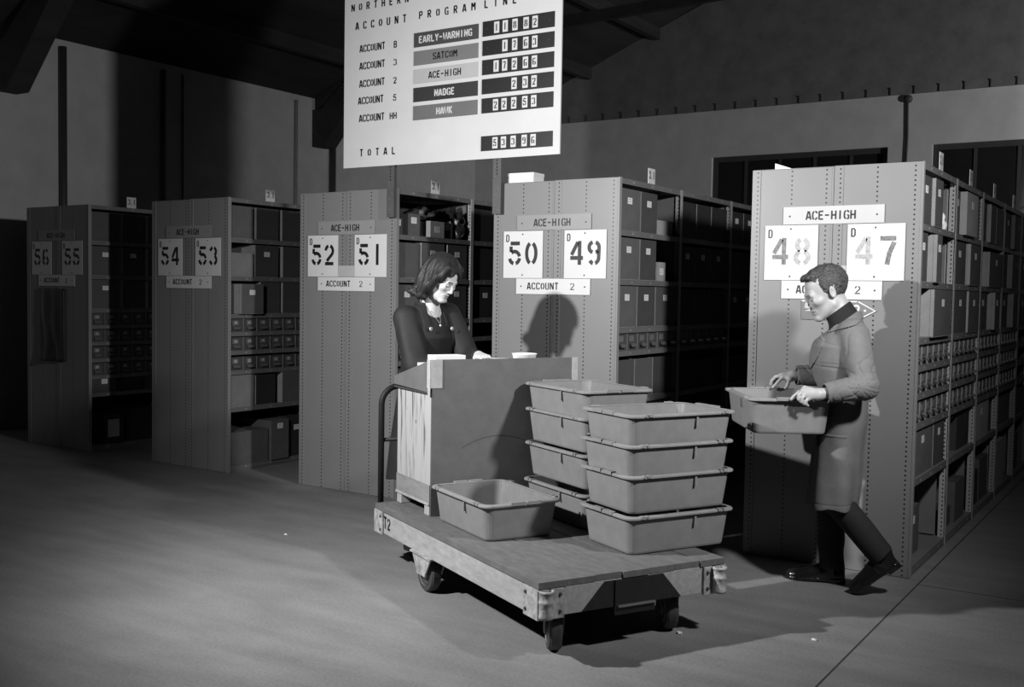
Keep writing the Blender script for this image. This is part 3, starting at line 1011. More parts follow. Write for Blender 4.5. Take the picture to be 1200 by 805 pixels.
for b in range(4):
    for z in (1.13, .98, .82):
        drawers(4, b, z)
drawers(3, 0, 1.13)
drawers(3, 1, 1.13)
for z in (1.13, .98, .82):
    drawers(2, 0, z)
for i, z in enumerate((1.13, .98, .82)):
    drawers(1, 0, z, 10 + 6 * i)
for i, z in enumerate((1.13, .98, .83, .68)):
    drawers(0, 0, z, 10 + 6 * i)

# on the tops
wb = thing('white_box', 'small white box on top of the shelving row signed 50', 'box', (-3.845, .05, HH))
obj('body', MB().box((0, 0, 0), (.20, .13, .062)), M_PAPER, wb, bevel=.002)
obj('lid', MB().box((-.002, -.002, .045), (.202, .132, .066)), M_PAPER, wb, bevel=.002)
o = obj('white_card', MB().prism([(0, 0), (.10, 0), (.10, .001), (.0, .035)], 0, .15, 'y'), M_PAPER, loc=(-2.03, .04, HH))
tag(o, 'white card lying on top of the shelving row signed 48', 'card')
# ================================================================== PLATFORM TRUCK
ANG = math.radians(28)
FLc = Vector((-2.147, -2.255, 0))
DH, DL, DW = .33, 1.76, .955
# local frame: x runs along the truck from its front end to the handle, y across towards the shelving
ROT = math.pi - ANG            # local x -> (-cos, sin)


def TW(x, y, z=0):
    """truck frame -> world"""
    return Vector((FLc.x - math.cos(ANG) * x + math.sin(ANG) * y, FLc.y + math.sin(ANG) * x + math.cos(ANG) * y, z))


# (x,y) here is a left-handed pair, so meshes are written in world-aligned frame (X=-s, Y=e): use u=-x
def TT(x):
    return -x


tr = thing('platform_truck', 'low wooden platform truck with black push handle, painted rails and rubber wheels', 'truck', (FLc.x, FLc.y, 0), -ANG)
# object-local: X = -s (towards the camera end), Y = e
m = MB()
nb = 7
for i in range(nb):
    a, b = DW * i / nb, DW * (i + 1) / nb
    m.box((-DL, a + .0015, DH - .028), (-.004 - .004 * ((i * 7) % 3), b - .0015, DH - .001 * ((i * 5) % 2)))
obj('deck', m, M_DECK, tr, bevel=.002)
for y in (.008, DW - .045):
    m = MB().box((-DL + .03, y, .185), (-.03, y + .037, DH - .029))
    rl = obj('side_rail', m, M_RAIL, tr, bevel=.003)
    if y < .1:
        s = MB()
        letters(s, 'T2', 0, 0, .062, lambda a, b, h: (-DL + .115 + a, y - .0003 - h, .215 + b), .036, .048, .2)
        obj('lettering', s, M_BLACK, rl)
        obj('strap', MB().box((-DL + .095, y - .003, .185), (-DL + .105, y, DH - .03)), M_BLACK, rl)
er = obj('end_rail', MB().box((-.045, .045, .185), (-.01, DW - .045, DH - .029)), M_RAIL, tr, bevel=.003)
obj('black_band', MB().prism([(.32, .318 - .02), (.62, .298), (.72, .186), (.21, .186)], -.0098, -.0085, 'x'), mat('worn_black_band', .012, .6, .4, 30), er)
obj('drawbar_plate', MB().box((-.0085, .37, .15), (-.001, .575, DH - .032)), mat('black_iron', .012, .5, .3), er, bevel=.002)
obj('drawbar_bar', MB().box((-.001, .38, .185), (.012, .57, .192)), M_CUP, er)
obj('end_rail', MB().box((-DL + .01, .045, .185), (-DL + .045, DW - .045, DH - .029)), M_RAIL, tr, bevel=.003)
# four cast stake pockets at the corners
for (cx, cy, sx, sy) in ((-.002, .0, 1, 1), (-.002, DW, 1, -1), (-DL + .0, .0, -1, 1), (-DL + .0, DW, -1, -1)):
    m = MB()
    z0, z1 = .178, DH - .03
    # two plates wrapping the corner
    xa, xb = sorted((cx, cx - sx * .115))
    ya, yb = sorted((cy + sy * .006, cy - sy * .004))
    m.box((xa, ya, z0), (xb, yb, z1))
    xa, xb = sorted((cx - sx * .008, cx + sx * .004))
    ya, yb = sorted((cy, cy + sy * .12))
    m.box((xa, ya, z0), (xb, yb, z1))
    bk = obj('stake_pocket', m, M_BRACKET, tr, bevel=.002)
    xo, yo = (cx + sx * .022, cy + sy * .05) if cy > .5 or sx < 0 else (cx + sx * .012, cy + sy * .03)
    tb_ = MB()
    n = 20
    vs, fs = [], []
    for (rr, zz) in ((.030, z0 + .01), (.032, z0 + .02), (.029, z0 + .03), (.029, .245), (.033, .25), (.033, .258), (.029, .263), (.029, z1 - .012), (.033, z1 - .008), (.033, z1), (.022, z1), (.022, z0 + .01)):
        for k in range(n):
            a = 2 * math.pi * k / n
            vs.append((xo + rr * math.cos(a), yo + rr * math.sin(a), zz))
    for i in range(12):
        for k in range(n):
            k2 = (k + 1) % n
            i2 = (i + 1) % 12
            fs.append((i * n + k, i * n + k2, i2 * n + k2, i2 * n + k))
    tb_.add(vs, fs)
    obj('socket', tb_, M_BRACKET, bk, smooth=True)
    for zz in (.205, .275):
        obj('rivet', MB().lathe([(.008, .0), (.006, .006 * -sy)], (cx - sx * .095, cy - sy * .004, zz), 'y', 10), M_STEEL, bk)
        obj('rivet', MB().lathe([(.008, .0), (.006, .006 * sx)], (cx + sx * .004, cy + sy * .1, zz), 'x', 10), M_STEEL, bk)


def wheel(cx, cy, r, w, rz, fixed):
    wh = thing('x', 'x', 'x')
    bpy.data.objects.remove(wh)
    hubz = r
    R = Matrix.Translation((cx, cy, 0)) @ Matrix.Rotation(rz, 4, 'Z')

    def X(mb_):
        mb_.v = [tuple(R @ Vector(p)) for p in mb_.v]
        return mb_
    br = MB()
    if fixed:
        br.prism([(-.11, .185), (.11, .185), (.045, .085), (-.045, .085)], -w / 2 - .022, -w / 2 - .014, 'y')
        br.prism([(-.11, .185), (.11, .185), (.045, .085), (-.045, .085)], w / 2 + .014, w / 2 + .022, 'y')
        br.box((-.12, -w / 2 - .03, .18), (.12, w / 2 + .03, .188))
    else:
        br.lathe([(.055, .165), (.06, .17), (.06, .187)], (0, 0, 0), 'z', 20)
        for sg in (-1, 1):
            ya, yb = sorted((sg * (w / 2 + .006), sg * (w / 2 + .013)))
            br.prism([(-.045, .168), (.045, .168), (.025, r - .02), (-.025, r - .02)], ya, yb, 'y')
    b = obj('caster_fork' if not fixed else 'wheel_bracket', X(br), M_BRACKET if fixed else M_STEEL, tr)
    ty = MB().lathe([(r * .66, -w / 2), (r * .92, -w / 2), (r, -w * .3), (r, w * .3), (r * .92, w / 2), (r * .66, w / 2)], (0, 0, hubz), 'y', 36)
    t_ = obj('wheel', X(ty), M_RUBBER, b, smooth=False)
    obj('hub', X(MB().lathe([(.012, -w / 2 - .012), (.02, -w / 2 - .008), (r * .3, -w / 2 + .002), (r * .64, -w / 2 + .008), (r * .66, -w / 2 - .002), (r * .67, w / 2 + .001), (.02, w / 2 + .008)], (0, 0, hubz), 'y', 28)), M_BRACKET, t_)


wheel(-.135, .155, .092, .055, math.radians(-24), False)
wheel(-.15, DW - .2, .092, .055, math.radians(-20), False)
wheel(-1.14, .045, .092, .05, 0, True)
wheel(-1.14, DW - .045, .092, .05, 0, True)
obj('axle_beam', MB().box((-1.2, .08, .13), (-1.08, DW - .08, .184)).box((-.24, .07, .16), (-.08, DW - .07, .184)), M_STEEL, tr)
# push handle: inverted U of black tube with a middle rail
pts = [(-DL - .042, .05, .2), (-DL - .042, .05, .86)]
for k in range(1, 8):
    a = math.pi / 2 * k / 7
    pts.append((-DL - .042, .05 + .10 * (1 - math.cos(a)), .86 + .10 * math.sin(a)))
pts += [(-DL - .042, DW - .15, .96)]
for k in range(1, 8):
    a = math.pi / 2 * k / 7
    pts.append((-DL - .042, DW - .15 + .10 * math.sin(a), .96 - .10 * (1 - math.cos(a))))
pts += [(-DL - .042, DW - .05, .2)]
h = obj('push_handle', MB().tube(pts, .0165, 14), mat('black_tube', .010, .6, .2, spec=.3), tr, smooth=True)
obj('cross_rail', MB().tube([(-DL - .042, .052, .665), (-DL - .042, DW - .052, .665)], .011, 10), mat('black_tube', .010, .6, .2, spec=.3), h, smooth=True)

# ------------------------------------------------------------------ crate with hardboard front (a makeshift desk)
CX0, CX1, CY0, CY1 = -1.752, -1.318, .125, .965
cr = thing('packing_crate', 'tall pine crate with dark hardboard front and taped corner on the truck', 'crate', (FLc.x, FLc.y, DH), -ANG)
fz = .055
def planks(y0, y1):
    m = MB()
    n = 4
    for i in range(n):
        a, b = CX0 + (CX1 - CX0) * i / n, CX0 + (CX1 - CX0) * (i + 1) / n
        m.box((a + .0008, y0, fz + .03), (b - .0008, y1, .635))
    return m
def pine_mat():
    m, nt, b = newmat('knotty_pine')
    tc = nt.nodes.new('ShaderNodeTexCoord')
    mp = nt.nodes.new('ShaderNodeMapping')
    mp.inputs['Scale'].default_value = (14, 14, 1.2)
    n = nt.nodes.new('ShaderNodeTexNoise'); n.inputs['Scale'].default_value = 2.2; n.inputs['Detail'].default_value = 8
    n.inputs['Distortion'].default_value = .8
    nt.links.new(tc.outputs['Object'], mp.inputs[0]); nt.links.new(mp.outputs[0], n.inputs['Vector'])
    r = nt.nodes.new('ShaderNodeValToRGB')
    r.color_ramp.elements[0].position = .34; r.color_ramp.elements[0].color = (.07, .07, .07, 1)
    r.color_ramp.elements[1].position = .46; r.color_ramp.elements[1].color = (.36, .36, .36, 1)
    e = r.color_ramp.elements.new(.40); e.color = (.28, .28, .28, 1)
    nt.links.new(n.outputs['Fac'], r.inputs['Fac'])
    v = nt.nodes.new('ShaderNodeTexVoronoi'); v.inputs['Scale'].default_value = 6.5
    mp2 = nt.nodes.new('ShaderNodeMapping'); mp2.inputs['Scale'].default_value = (1.2, 1, .8)
    nt.links.new(tc.outputs['Object'], mp2.inputs[0]); nt.links.new(mp2.outputs[0], v.inputs['Vector'])
    r2 = nt.nodes.new('ShaderNodeValToRGB')
    r2.color_ramp.elements[0].position = .04; r2.color_ramp.elements[0].color = (.25, .25, .25, 1)
    r2.color_ramp.elements[1].position = .085; r2.color_ramp.elements[1].color = (1, 1, 1, 1)
    nt.links.new(v.outputs['Distance'], r2.inputs['Fac'])
    mx = nt.nodes.new('ShaderNodeMix'); mx.data_type = 'RGBA'; mx.blend_type = 'MULTIPLY'; mx.inputs['Factor'].default_value = 1
    nt.links.new(r.outputs['Color'], mx.inputs['A']); nt.links.new(r2.outputs['Color'], mx.inputs['B'])
    nt.links.new(mx.outputs['Result'], b.inputs['Base Color'])
    b.inputs['Roughness'].default_value = .6
    return m
M_KNOT = pine_mat()
obj('side_panel', planks(CY0, CY0 + .018), M_KNOT, cr)
obj('side_panel', planks(CY1 - .018, CY1), M_KNOT, cr)
obj('skirt_board', MB().box((CX0, CY0 - .004, fz + .012), (CX1, CY0, fz + .105)), M_PINEDK, cr)
obj('back_panel', MB().box((CX0, CY0 + .019, fz + .03), (CX0 + .018, CY1 - .019, .62)), M_PINE, cr)
obj('base_board', MB().box((CX0 - .004, CY0 - .008, fz), (CX1, CY1, fz + .012)), M_PINE, cr)
for (x, y) in ((CX1 - .07, CY0 + .0), (CX0 + .0, CY0 + .0), (CX1 - .07, CY1 - .07), (CX0, CY1 - .07)):
    obj('foot_block', MB().box((x, y, .001), (x + .06, y + .055, fz)), M_PINE, cr, bevel=.003)
# hardboard front standing on the deck, and the collar round the top
FX = CX1 + .006
obj('front_board', MB().box((FX, CY0 - .002, .002), (FX + .006, CY1 + .03, .805)), M_HARD, cr, bevel=.001)
obj('side_flap', MB().prism([(CX0 - .022, .645), (FX, .637), (FX, .803), (CX0 - .022, .69)], CY0 - .012, CY0 - .007, 'y'), M_HARD, cr)
obj('side_flap', MB().prism([(CX0 - .022, .645), (FX, .637), (FX, .803), (CX0 - .022, .69)], CY1 + .004, CY1 + .009, 'y'), M_HARD, cr)
obj('flap_edge', MB().box((CX0 - .022, CY0 - .014, .628), (FX - .01, CY0 - .005, .637)), M_STEEL, cr)
# sloping desk top
obj('desk_top', MB().prism([(CX0 - .018, .640), (CX1, .755), (CX1, .77), (CX0 - .018, .655)], CY0 + .001, CY1 - .001, 'y'), M_HARD, cr)
obj('tape', MB().box((FX - .03, CY0 - .014, .66), (FX + .008, CY0 - .012, .806)).box((FX + .0062, CY0 - .014, .66), (FX + .008, CY0 + .055, .806)).box((FX - .02, CY0 - .0145, .62), (FX + .0085, CY0 - .012, .76)), M_TAPE, cr)
obj('tape', MB().box((FX + .0062, CY1 - .005, .665), (FX + .008, CY1 + .032, .806)), M_TAPE, cr)
sc_ = []
for k in range(13):
    a = math.radians(60 + 60 * k / 12)
    sc_.append((CY0 + .38 + .42 * math.cos(a), .03 + .42 * math.sin(a) - .05))
s = MB()
ribbon(s, sc_, .003, lambda a, b, h: (FX + .0061 + h, a, b))
obj('scratch', s, mat('scratch', .05, .7, 0), cr)


def on_truck(x, y, z):
    return Matrix.Translation((FLc.x, FLc.y, 0)) @ Matrix.Rotation(-ANG, 4, 'Z') @ Vector((x, y, z))


DT = lambda x: DH + .655 + (x - (CX0 - .02)) / (CX1 - CX0 + .02) * .115   # desk top height
# items on the desk (on the raised edge near the front board)
pb = thing('card_index_box', 'white card box on the crate desk, nearest the taped corner', 'box', on_truck(CX1 - .11, CY0 + .03, DT(CX1 - .11) + .005), -ANG)
mm = MB().box((0, 0, .003), (.09, .17, .075))
obj('body', mm, M_PAPER, pb, bevel=.002)
obj('lid', MB().box((-.002, -.002, .055), (.092, .172, .077)), M_PAPER, pb, bevel=.002)
o = obj('white_slip', MB().box((0, 0, 0), (.07, .05, .028)), M_PAPER, loc=on_truck(CX1 - .2, CY0 + .01, DT(CX1 - .13) + .012), rotz=-ANG + .3)
tag(o, 'small white slip pad beside the white card box on the desk', 'paper')
pad = thing('paper_pad', 'thick pad of white paper on the crate desk under the woman\'s hand', 'paper', on_truck(CX1 - .30, CY0 + .34, DT(CX1 - .30) + .003), -ANG)
obj('sheets', MB().prism([(0, 0), (.2, .051), (.2, .083), (0, .083)], 0, .24, 'y'), M_PAPER, pad)
obj('backing', MB().prism([(-.004, -.004), (.204, .049), (.204, .051), (-.004, -.001)], -.002, .242, 'y'), mat('card_grey', .40, .6, .08), pad)
pp = MB()
vs, fs = [], []
for i in range(7):
    for j in range(5):
        vs.append((i / 6 * .16, j / 4 * .13, .002 + .05 * math.sin(i / 6 * 2.6) * (1 - .3 * j / 4) * .35))
vs += [(x, y, z + .0015) for x, y, z in vs]
for i in range(6):
    for j in range(4):
        a = i * 5 + j
        fs += [(a, a + 5, a + 6, a + 1), (a + 35, a + 36, a + 41, a + 40)]
pp.add(vs, fs)
o = obj('paper_sheet', pp, M_PAPER, loc=on_truck(CX1 - .19, CY0 + .36, DT(CX1 - .30) + .087), rotz=-ANG + .2, smooth=True)
tag(o, 'curled white paper sheet under the woman\'s hand', 'paper')
bw = MB().lathe([(.05, 0), (.062, .05), (.068, .062), (.070, .062), (.066, .058), (.055, .005), (.0, .004)], (0, 0, 0), 'z', 28)
o = obj('white_bowl', bw, M_PAPER, loc=on_truck(CX1 - .075, CY0 + .585, DT(CX1 - .075) + .012), smooth=True)
tag(o, 'shallow white bowl on the crate desk, right of the woman', 'bowl')

# ================================================================== TOTE BINS
def rrect(hx, hy, r, n=5):
    p = []
    for (cx, cy, a0) in ((hx - r, hy - r, 0), (-hx + r, hy - r, 90), (-hx + r, -hy + r, 180), (hx - r, -hy + r, 270)):
        for k in range(n + 1):
            a = math.radians(a0 + 90 * k / n)
            p.append((cx + r * math.cos(a), cy + r * math.sin(a)))
    return p


BL_, BW_, BH_ = .61, .43, .175


def bin_proto():
    """moulded tote: long axis local x, origin centre of the base"""
    t = thing('tote_bin', 'x', 'bin')
    def loft(rings, closed_bottom=True):
        m = MB()
        n = len(rings[0][0])
        vs, fs = [], []
        for (poly, z) in rings:
            vs += [(x, y, z) for x, y in poly]
        for i in range(len(rings) - 1):
            for k in range(n):
                k2 = (k + 1) % n
                fs.append((i * n + k, i * n + k2, (i + 1) * n + k2, (i + 1) * n + k))
        fs.append(tuple(range(n)))
        fs.append(tuple(range((len(rings) - 1) * n, len(rings) * n)))
        return m.add(vs, fs)
    hx, hy = BL_ / 2 - .017, BW_ / 2 - .017     # mouth half sizes
    bx, by = BL_ / 2 - .036, BW_ / 2 - .036     # base half sizes
    tub = loft([(rrect(bx - .012, by - .012, .03), 0), (rrect(bx - .003, by - .003, .035), .004), (rrect(bx, by, .038), .012), (rrect(hx, hy, .045), BH_ - .004),
                (rrect(hx - .006, hy - .006, .041), BH_ - .004), (rrect(bx - .006, by - .006, .034), .014), (rrect(bx - .02, by - .02, .025), .008)])
    obj('tub', tub, M_BIN, t, smooth=False)
    rim = MB()
    rings = [(rrect(hx - .005, hy - .005, .041), BH_ - .002), (rrect(hx - .003, hy - .003, .043), BH_ + .001), (rrect(BL_ / 2 - .004, BW_ / 2 - .004, .05), BH_ - .001),
             (rrect(BL_ / 2, BW_ / 2, .052), BH_ - .005), (rrect(BL_ / 2, BW_ / 2, .052), BH_ - .012), (rrect(BL_ / 2 - .005, BW_ / 2 - .005, .05), BH_ - .014), (rrect(hx + .001, hy + .001, .046), BH_ - .007)]
    n = len(rings[0][0])
    vs, fs = [], []
    for (poly, z) in rings:
        vs += [(x, y, z) for x, y in poly]
    R_ = len(rings)
    for i in range(R_):
        i2 = (i + 1) % R_
        for k in range(n):
            k2 = (k + 1) % n
            fs.append((i * n + k, i * n + k2, i2 * n + k2, i2 * n + k))
    rim.add(vs, fs)
    obj('rim', rim, M_BINRIM, t)
    # stacking lugs: pairs of raised blocks on the rim
    for sx in (-1, 1):
        m = MB()
        xa, xb = sorted((sx * (BL_ / 2 - .020), sx * (BL_ / 2 + .004)))
        m.box((xa, -.085, BH_ - .010), (xb, -.012, BH_ + .007)).box((xa, .0, BH_ - .010), (xb, .075, BH_ + .007))
        obj('handle_lug', m, M_BIN, t, bevel=.002)
    for (sx, sy) in ((1, 1), (-1, -1), (1, -1), (-1, 1)):
        ya, yb = sorted((sy * (BW_ / 2 - .016), sy * (BW_ / 2 + .004)))
        x = sx * (BL_ / 2 - .09)
        m = MB().box((x - .026, ya, BH_ - .009), (x - .004, yb, BH_ + .004)).box((x + .004, ya, BH_ - .009), (x + .016, yb, BH_ + .004))
        obj('stacking_lug', m, M_BINRIM, t, bevel=.0015)
    for sy in (-1, 1):
        ya, yb = sorted((sy * (hy - .006), sy * (hy + .007)))
        x = -sy * (BL_ / 2 - .235)
        m = MB().box((x - .006, ya, BH_ - .065), (x + .006, yb, BH_ - .014))
        obj('rib', m, M_BIN, t, bevel=.0015)
    return t


bp_ = bin_proto()
bins_used = [False]


def tote(loc, rz, label):
    b = bp_ if not bins_used[0] else copy_tree(bp_)
    bins_used[0] = True
    b.location = loc
    b.rotation_euler = (0, 0, rz)
    b['label'] = label
    b['group'] = 'grey tote bins'
    return b


# stack standing at the near end (long side across the truck)
rim_c = [(-.34, .862), (-.345, .862), (-.34, .862), (-.335, .862)]
zs = [DH, .508, .645, .778]
labs = ['grey tote bin at the bottom of the nearer stack on the truck', 'grey tote bin second from the bottom of the nearer stack', 'grey tote bin second from the top of the nearer stack', 'open grey tote bin on top of the nearer stack']
for i in range(4):
    p = on_truck(-.385 + (.004, -.006, .0, -.01)[i], .855 + (0, .006, -.004, .01)[i], zs[i] + .001)
    tote(p, -ANG + math.pi / 2 + (0, math.pi, 0, math.pi)[i], labs[i])
# stack behind it (long side along the truck)
zs2 = [DH, .525, .703, .837]
labs2 = ['grey tote bin at the bottom of the farther stack, partly hidden', 'grey tote bin third from the top of the farther stack', 'grey tote bin second from the top of the farther stack', 'open grey tote bin on top of the farther stack']
for i in range(4):
    p = on_truck(-.985 + (0, .006, -.004, .004, 0)[i], .855 + (0, .0, .004, -.004, 0)[i], zs2[i] + .001)
    tote(p, -ANG + (math.pi, 0, math.pi, 0, math.pi)[i], labs2[i])
# single bin at the front left of the deck
tote(on_truck(-.965, .31, DH + .001), -ANG + math.pi, 'single empty grey tote bin on the truck deck in front of the crate')
# bin carried by the man
HB_C = (-1.780, -.550, .992 - BH_)
HB_R = math.atan2(.84, -.54)
tote(HB_C, HB_R, 'grey tote bin carried in both hands by the man')

# scrap on the floor
for (x, y, r_, lb) in ((-1.845, -1.56, .012, 'tiny white scrap on the floor by the truck\'s shadow'),
                       (-1.33, -1.30, .010, 'tiny white scrap on the floor near the front of the picture'),
                       (-4.55, -1.25, .010, 'tiny white scrap on the floor in the dark left of the truck')):
    lump('paper_scrap', (x, y, .0005), (r_, r_ * .7, r_ * .5), M_PAPER, lb, 'scrap', int(-x * 10))
#PEOPLE#
# ================================================================== PEOPLE (signed-distance modelling, polygonised here)
def sd_cone(P, a, b, ra, rb):
    a, b = np.array(a, np.float32), np.array(b, np.float32)
    ab = b - a
    t = np.clip(((P - a) @ ab) / max(float(ab @ ab), 1e-9), 0, 1)
    d = np.linalg.norm(P - a - t[:, None] * ab, axis=1)
    return d - (ra + (rb - ra) * t)


def sd_chain(P, pts, rs):
    d = None
    for i in range(len(pts) - 1):
        e = sd_cone(P, pts[i], pts[i + 1], rs[i], rs[i + 1])
        d = e if d is None else np.minimum(d, e)
    return d


def sd_ell(P, c_, r_, R=None):
    q = P - np.array(c_, np.float32)
    if R is not None:
        q = q @ np.array(R, np.float32)      # columns of R = local axes
    r_ = np.array(r_, np.float32)
    k0 = np.linalg.norm(q / r_, axis=1)
    k1 = np.linalg.norm(q / (r_ * r_), axis=1)
    return k0 * (k0 - 1) / np.maximum(k1, 1e-6)


def smin(a, b, k):
    h = np.clip(.5 + .5 * (b - a) / k, 0, 1)
    return b + (a - b) * h - k * h * (1 - h)


def smax(a, b, k):
    return -smin(-a, -b, k)


def sd_stack(P, rows, z0, z1):
    """elliptical body given rows (z, cx, cy, rx, ry)"""
    rows = np.array(sorted(rows), np.float32)
    z = P[:, 2]
    I = lambda c_: np.interp(z, rows[:, 0], rows[:, c_]).astype(np.float32)
    cx, cy, rx, ry = I(1), I(2), I(3), I(4)
    x, y = P[:, 0] - cx, P[:, 1] - cy
    k0 = np.sqrt((x / rx) ** 2 + (y / ry) ** 2)
    k1 = np.sqrt((x / rx ** 2) ** 2 + (y / ry ** 2) ** 2)
    d = k0 * (k0 - 1) / np.maximum(k1, 1e-5)
    return np.maximum(d, np.maximum(z0 - z, z - z1))


def polygonise(f, lo, hi, h):
    """surface nets on a block-sparse grid"""
    B = 8
    lo = np.array(lo, float)
    n = np.ceil((np.array(hi) - lo) / h / B).astype(int) * B
    D = np.ones(n + 1, np.float32)
    nbk = n // B
    bi = np.stack(np.meshgrid(*[np.arange(k) for k in nbk], indexing='ij'), -1).reshape(-1, 3)
    ctr = (lo + (bi * B + B / 2) * h).astype(np.float32)
    dc = f(ctr)
    rad = B * h * .87 * 1.35 + .012
    for b, d in zip(bi[dc < -rad], dc[dc < -rad]):
        D[b[0] * B:b[0] * B + B + 1, b[1] * B:b[1] * B + B + 1, b[2] * B:b[2] * B + B + 1] = -1
    act = bi[np.abs(dc) <= rad]
    off = np.stack(np.meshgrid(*[np.arange(B + 1)] * 3, indexing='ij'), -1).reshape(-1, 3)
    for s0 in range(0, len(act), 256):
        a = act[s0:s0 + 256]
        ii = (a[:, None, :] * B + off[None]).reshape(-1, 3)
        v = f((lo + ii * h).astype(np.float32))
        D[ii[:, 0], ii[:, 1], ii[:, 2]] = v
    S = D < 0
    cells = None
    s8 = S[:-1, :-1, :-1].astype(np.int8)
    tot = np.zeros(n, np.int8)
    for dx in (0, 1):
        for dy in (0, 1):
            for dz in (0, 1):
                tot += S[dx:n[0] + dx, dy:n[1] + dy, dz:n[2] + dz]
    c_ = np.argwhere((tot > 0) & (tot < 8))
    vid = -np.ones(n, np.int32)
    vid[c_[:, 0], c_[:, 1], c_[:, 2]] = np.arange(len(c_))
    acc = np.zeros((len(c_), 3))
    num = np.zeros(len(c_))
    cs = [(x, y, z) for x in (0, 1) for y in (0, 1) for z in (0, 1)]
    for i in range(8):
        for j in range(i + 1, 8):
            A, Bc = np.array(cs[i]), np.array(cs[j])
            if np.abs(A - Bc).sum() != 1:
                continue
            ia, ib = c_ + A, c_ + Bc
            da, db = D[ia[:, 0], ia[:, 1], ia[:, 2]], D[ib[:, 0], ib[:, 1], ib[:, 2]]
            m = (da < 0) != (db < 0)
            t = np.where(m, da / np.where(m, da - db, 1), 0)
            p = A + t[:, None] * (Bc - A)
            acc[m] += p[m]
            num[m] += 1
    V = lo + (c_ + acc / num[:, None]) * h
    faces = []
    for ax in range(3):
        u, w = (ax + 1) % 3, (ax + 2) % 3
        sl0, sl1 = [slice(None)] * 3, [slice(None)] * 3
        sl0[ax], sl1[ax] = slice(0, n[ax]), slice(1, n[ax] + 1)
        E0, E1 = S[tuple(sl0)], S[tuple(sl1)]
        e = np.argwhere(E0 != E1)
        e = e[(e[:, u] > 0) & (e[:, w] > 0) & (e[:, u] < n[u]) & (e[:, w] < n[w])]
        inside0 = E0[e[:, 0], e[:, 1], e[:, 2]]
        du, dw = np.zeros(3, int), np.zeros(3, int)
        du[u], dw[w] = 1, 1
        q = [vid[tuple((e - a).T)] for a in (du + dw, dw, 0 * du, du)]
        Q = np.stack(q, 1)
        Q[~inside0] = Q[~inside0][:, ::-1]
        faces.append(Q)
    Fq = np.concatenate(faces)
    Fq = Fq[(Fq >= 0).all(1)]
    return V, Fq


def organic(name, f, lo, hi, h, mats, parent=None, smooth_it=1, mat_fn=None):
    V, Fq = polygonise(f, lo, hi, h)
    me = bpy.data.meshes.new(name)
    me.vertices.add(len(V))
    me.vertices.foreach_set('co', V.astype(np.float32).ravel())
    me.loops.add(Fq.size)
    me.loops.foreach_set('vertex_index', Fq.astype(np.int32).ravel())
    me.polygons.add(len(Fq))
    me.polygons.foreach_set('loop_start', np.arange(0, Fq.size, 4, dtype=np.int32))
    me.polygons.foreach_set('use_smooth', np.ones(len(Fq), bool))
    me.update(calc_edges=True)
    me.validate()
    for m in (mats if isinstance(mats, (list, tuple)) else [mats]):
        me.materials.append(m)
    if mat_fn is not None:
        cen = V[Fq].mean(1)
        me.polygons.foreach_set('material_index', mat_fn(cen).astype(np.int32))
    return obj(name, me, parent=parent)


def rotm(fwd, left, up):
    return np.array([fwd, left, up], np.float32).T


def head_frame(yaw, pitch, roll=0):
    """columns fwd, left, up ; yaw>0 turns to the left, pitch>0 looks down"""
    cy, sy, cp, sp = math.cos(yaw), math.sin(yaw), math.cos(pitch), math.sin(pitch)
    f_ = np.array([cy * cp, sy * cp, -sp])
    l_ = np.array([-sy, cy, 0])
    u_ = np.cross(f_, l_)
    l2 = l_ * math.cos(roll) + u_ * math.sin(roll)
    u2 = -l_ * math.sin(roll) + u_ * math.cos(roll)
    return np.stack([f_, l2, u2], 1)


def head_sdf(q, fem=False):
    """q in head coordinates (x forward, y left, z up; origin between the ears)"""
    A = np.abs(q[:, 1])
    S = np.stack([q[:, 0], A, q[:, 2]], 1)
    d = sd_ell(S, (-.012, 0, .036), (.101, .077, .090))
    d = smin(d, sd_ell(S, (.030, 0, -.035), (.066, .060, .088)), .03)
    jw = .042 if fem else .047
    d = smin(d, sd_cone(S, (.0, jw, -.062), (.070, .014, -.104 if fem else -.107), .024, .018), .02)
    d = smin(d, sd_ell(S, (.080, 0, -.106), (.018, .022, .017)), .014)
    br = .010 if fem else .0135
    d = smin(d, sd_cone(S, (.080, .040, .012), (.091, 0, .010), br, br), .016)
    d = smin(d, sd_ell(S, (.062, .043, -.024), (.026, .022, .02)), .02)
    # eye sockets and lowered lids
    d = smax(d, -sd_ell(S, (.102, .032, -.007), (.020, .019, .014)), .010)
    d = smin(d, sd_ell(S, (.076, .031, -.008), (.0145, .0145, .0125)), .003)
    # nose
    nl = .010 if fem else .0
    d = smin(d, sd_cone(S, (.090, 0, .004), (.116 - nl, 0, -.037), .0085, .0105), .010)
    d = smin(d, sd_ell(S, (.103 - nl, .010, -.043), (.011, .008, .008)), .006)
    d = smin(d, sd_ell(S, (.112 - nl, 0, -.040), (.011, .011, .009)), .006)
    d = smax(d, -sd_ell(S, (.106 - nl, .006, -.0505), (.006, .0035, .004)), .003)
    # mouth
    d = smin(d, sd_ell(S, (.078, 0, -.073), (.019, .030, .020)), .012)
    d = smin(d, sd_cone(S, (.086, .018, -.069), (.0955, 0, -.066), .004, .0062), .006)
    d = smin(d, sd_cone(S, (.084, .016, -.078), (.093, 0, -.079), .004, .0068), .006)
    d = smax(d, -sd_cone(S, (.087, .026, -.0735), (.103, 0, -.0722), .0022, .0026), .004)
    # ears
    R = head_frame(.5, -.25)
    R2 = np.array([[math.cos(.35), -math.sin(.35), 0], [math.sin(.35), math.cos(.35), 0], [0, 0, 1]])
    ear = sd_ell(S, (-.010, .079, -.006), (.018, .007, .029), R2)
    ear = smax(ear, -sd_ell(S, (-.006, .087, -.002), (.011, .007, .020), R2), .004)
    d = smin(d, ear, .006)
    return d


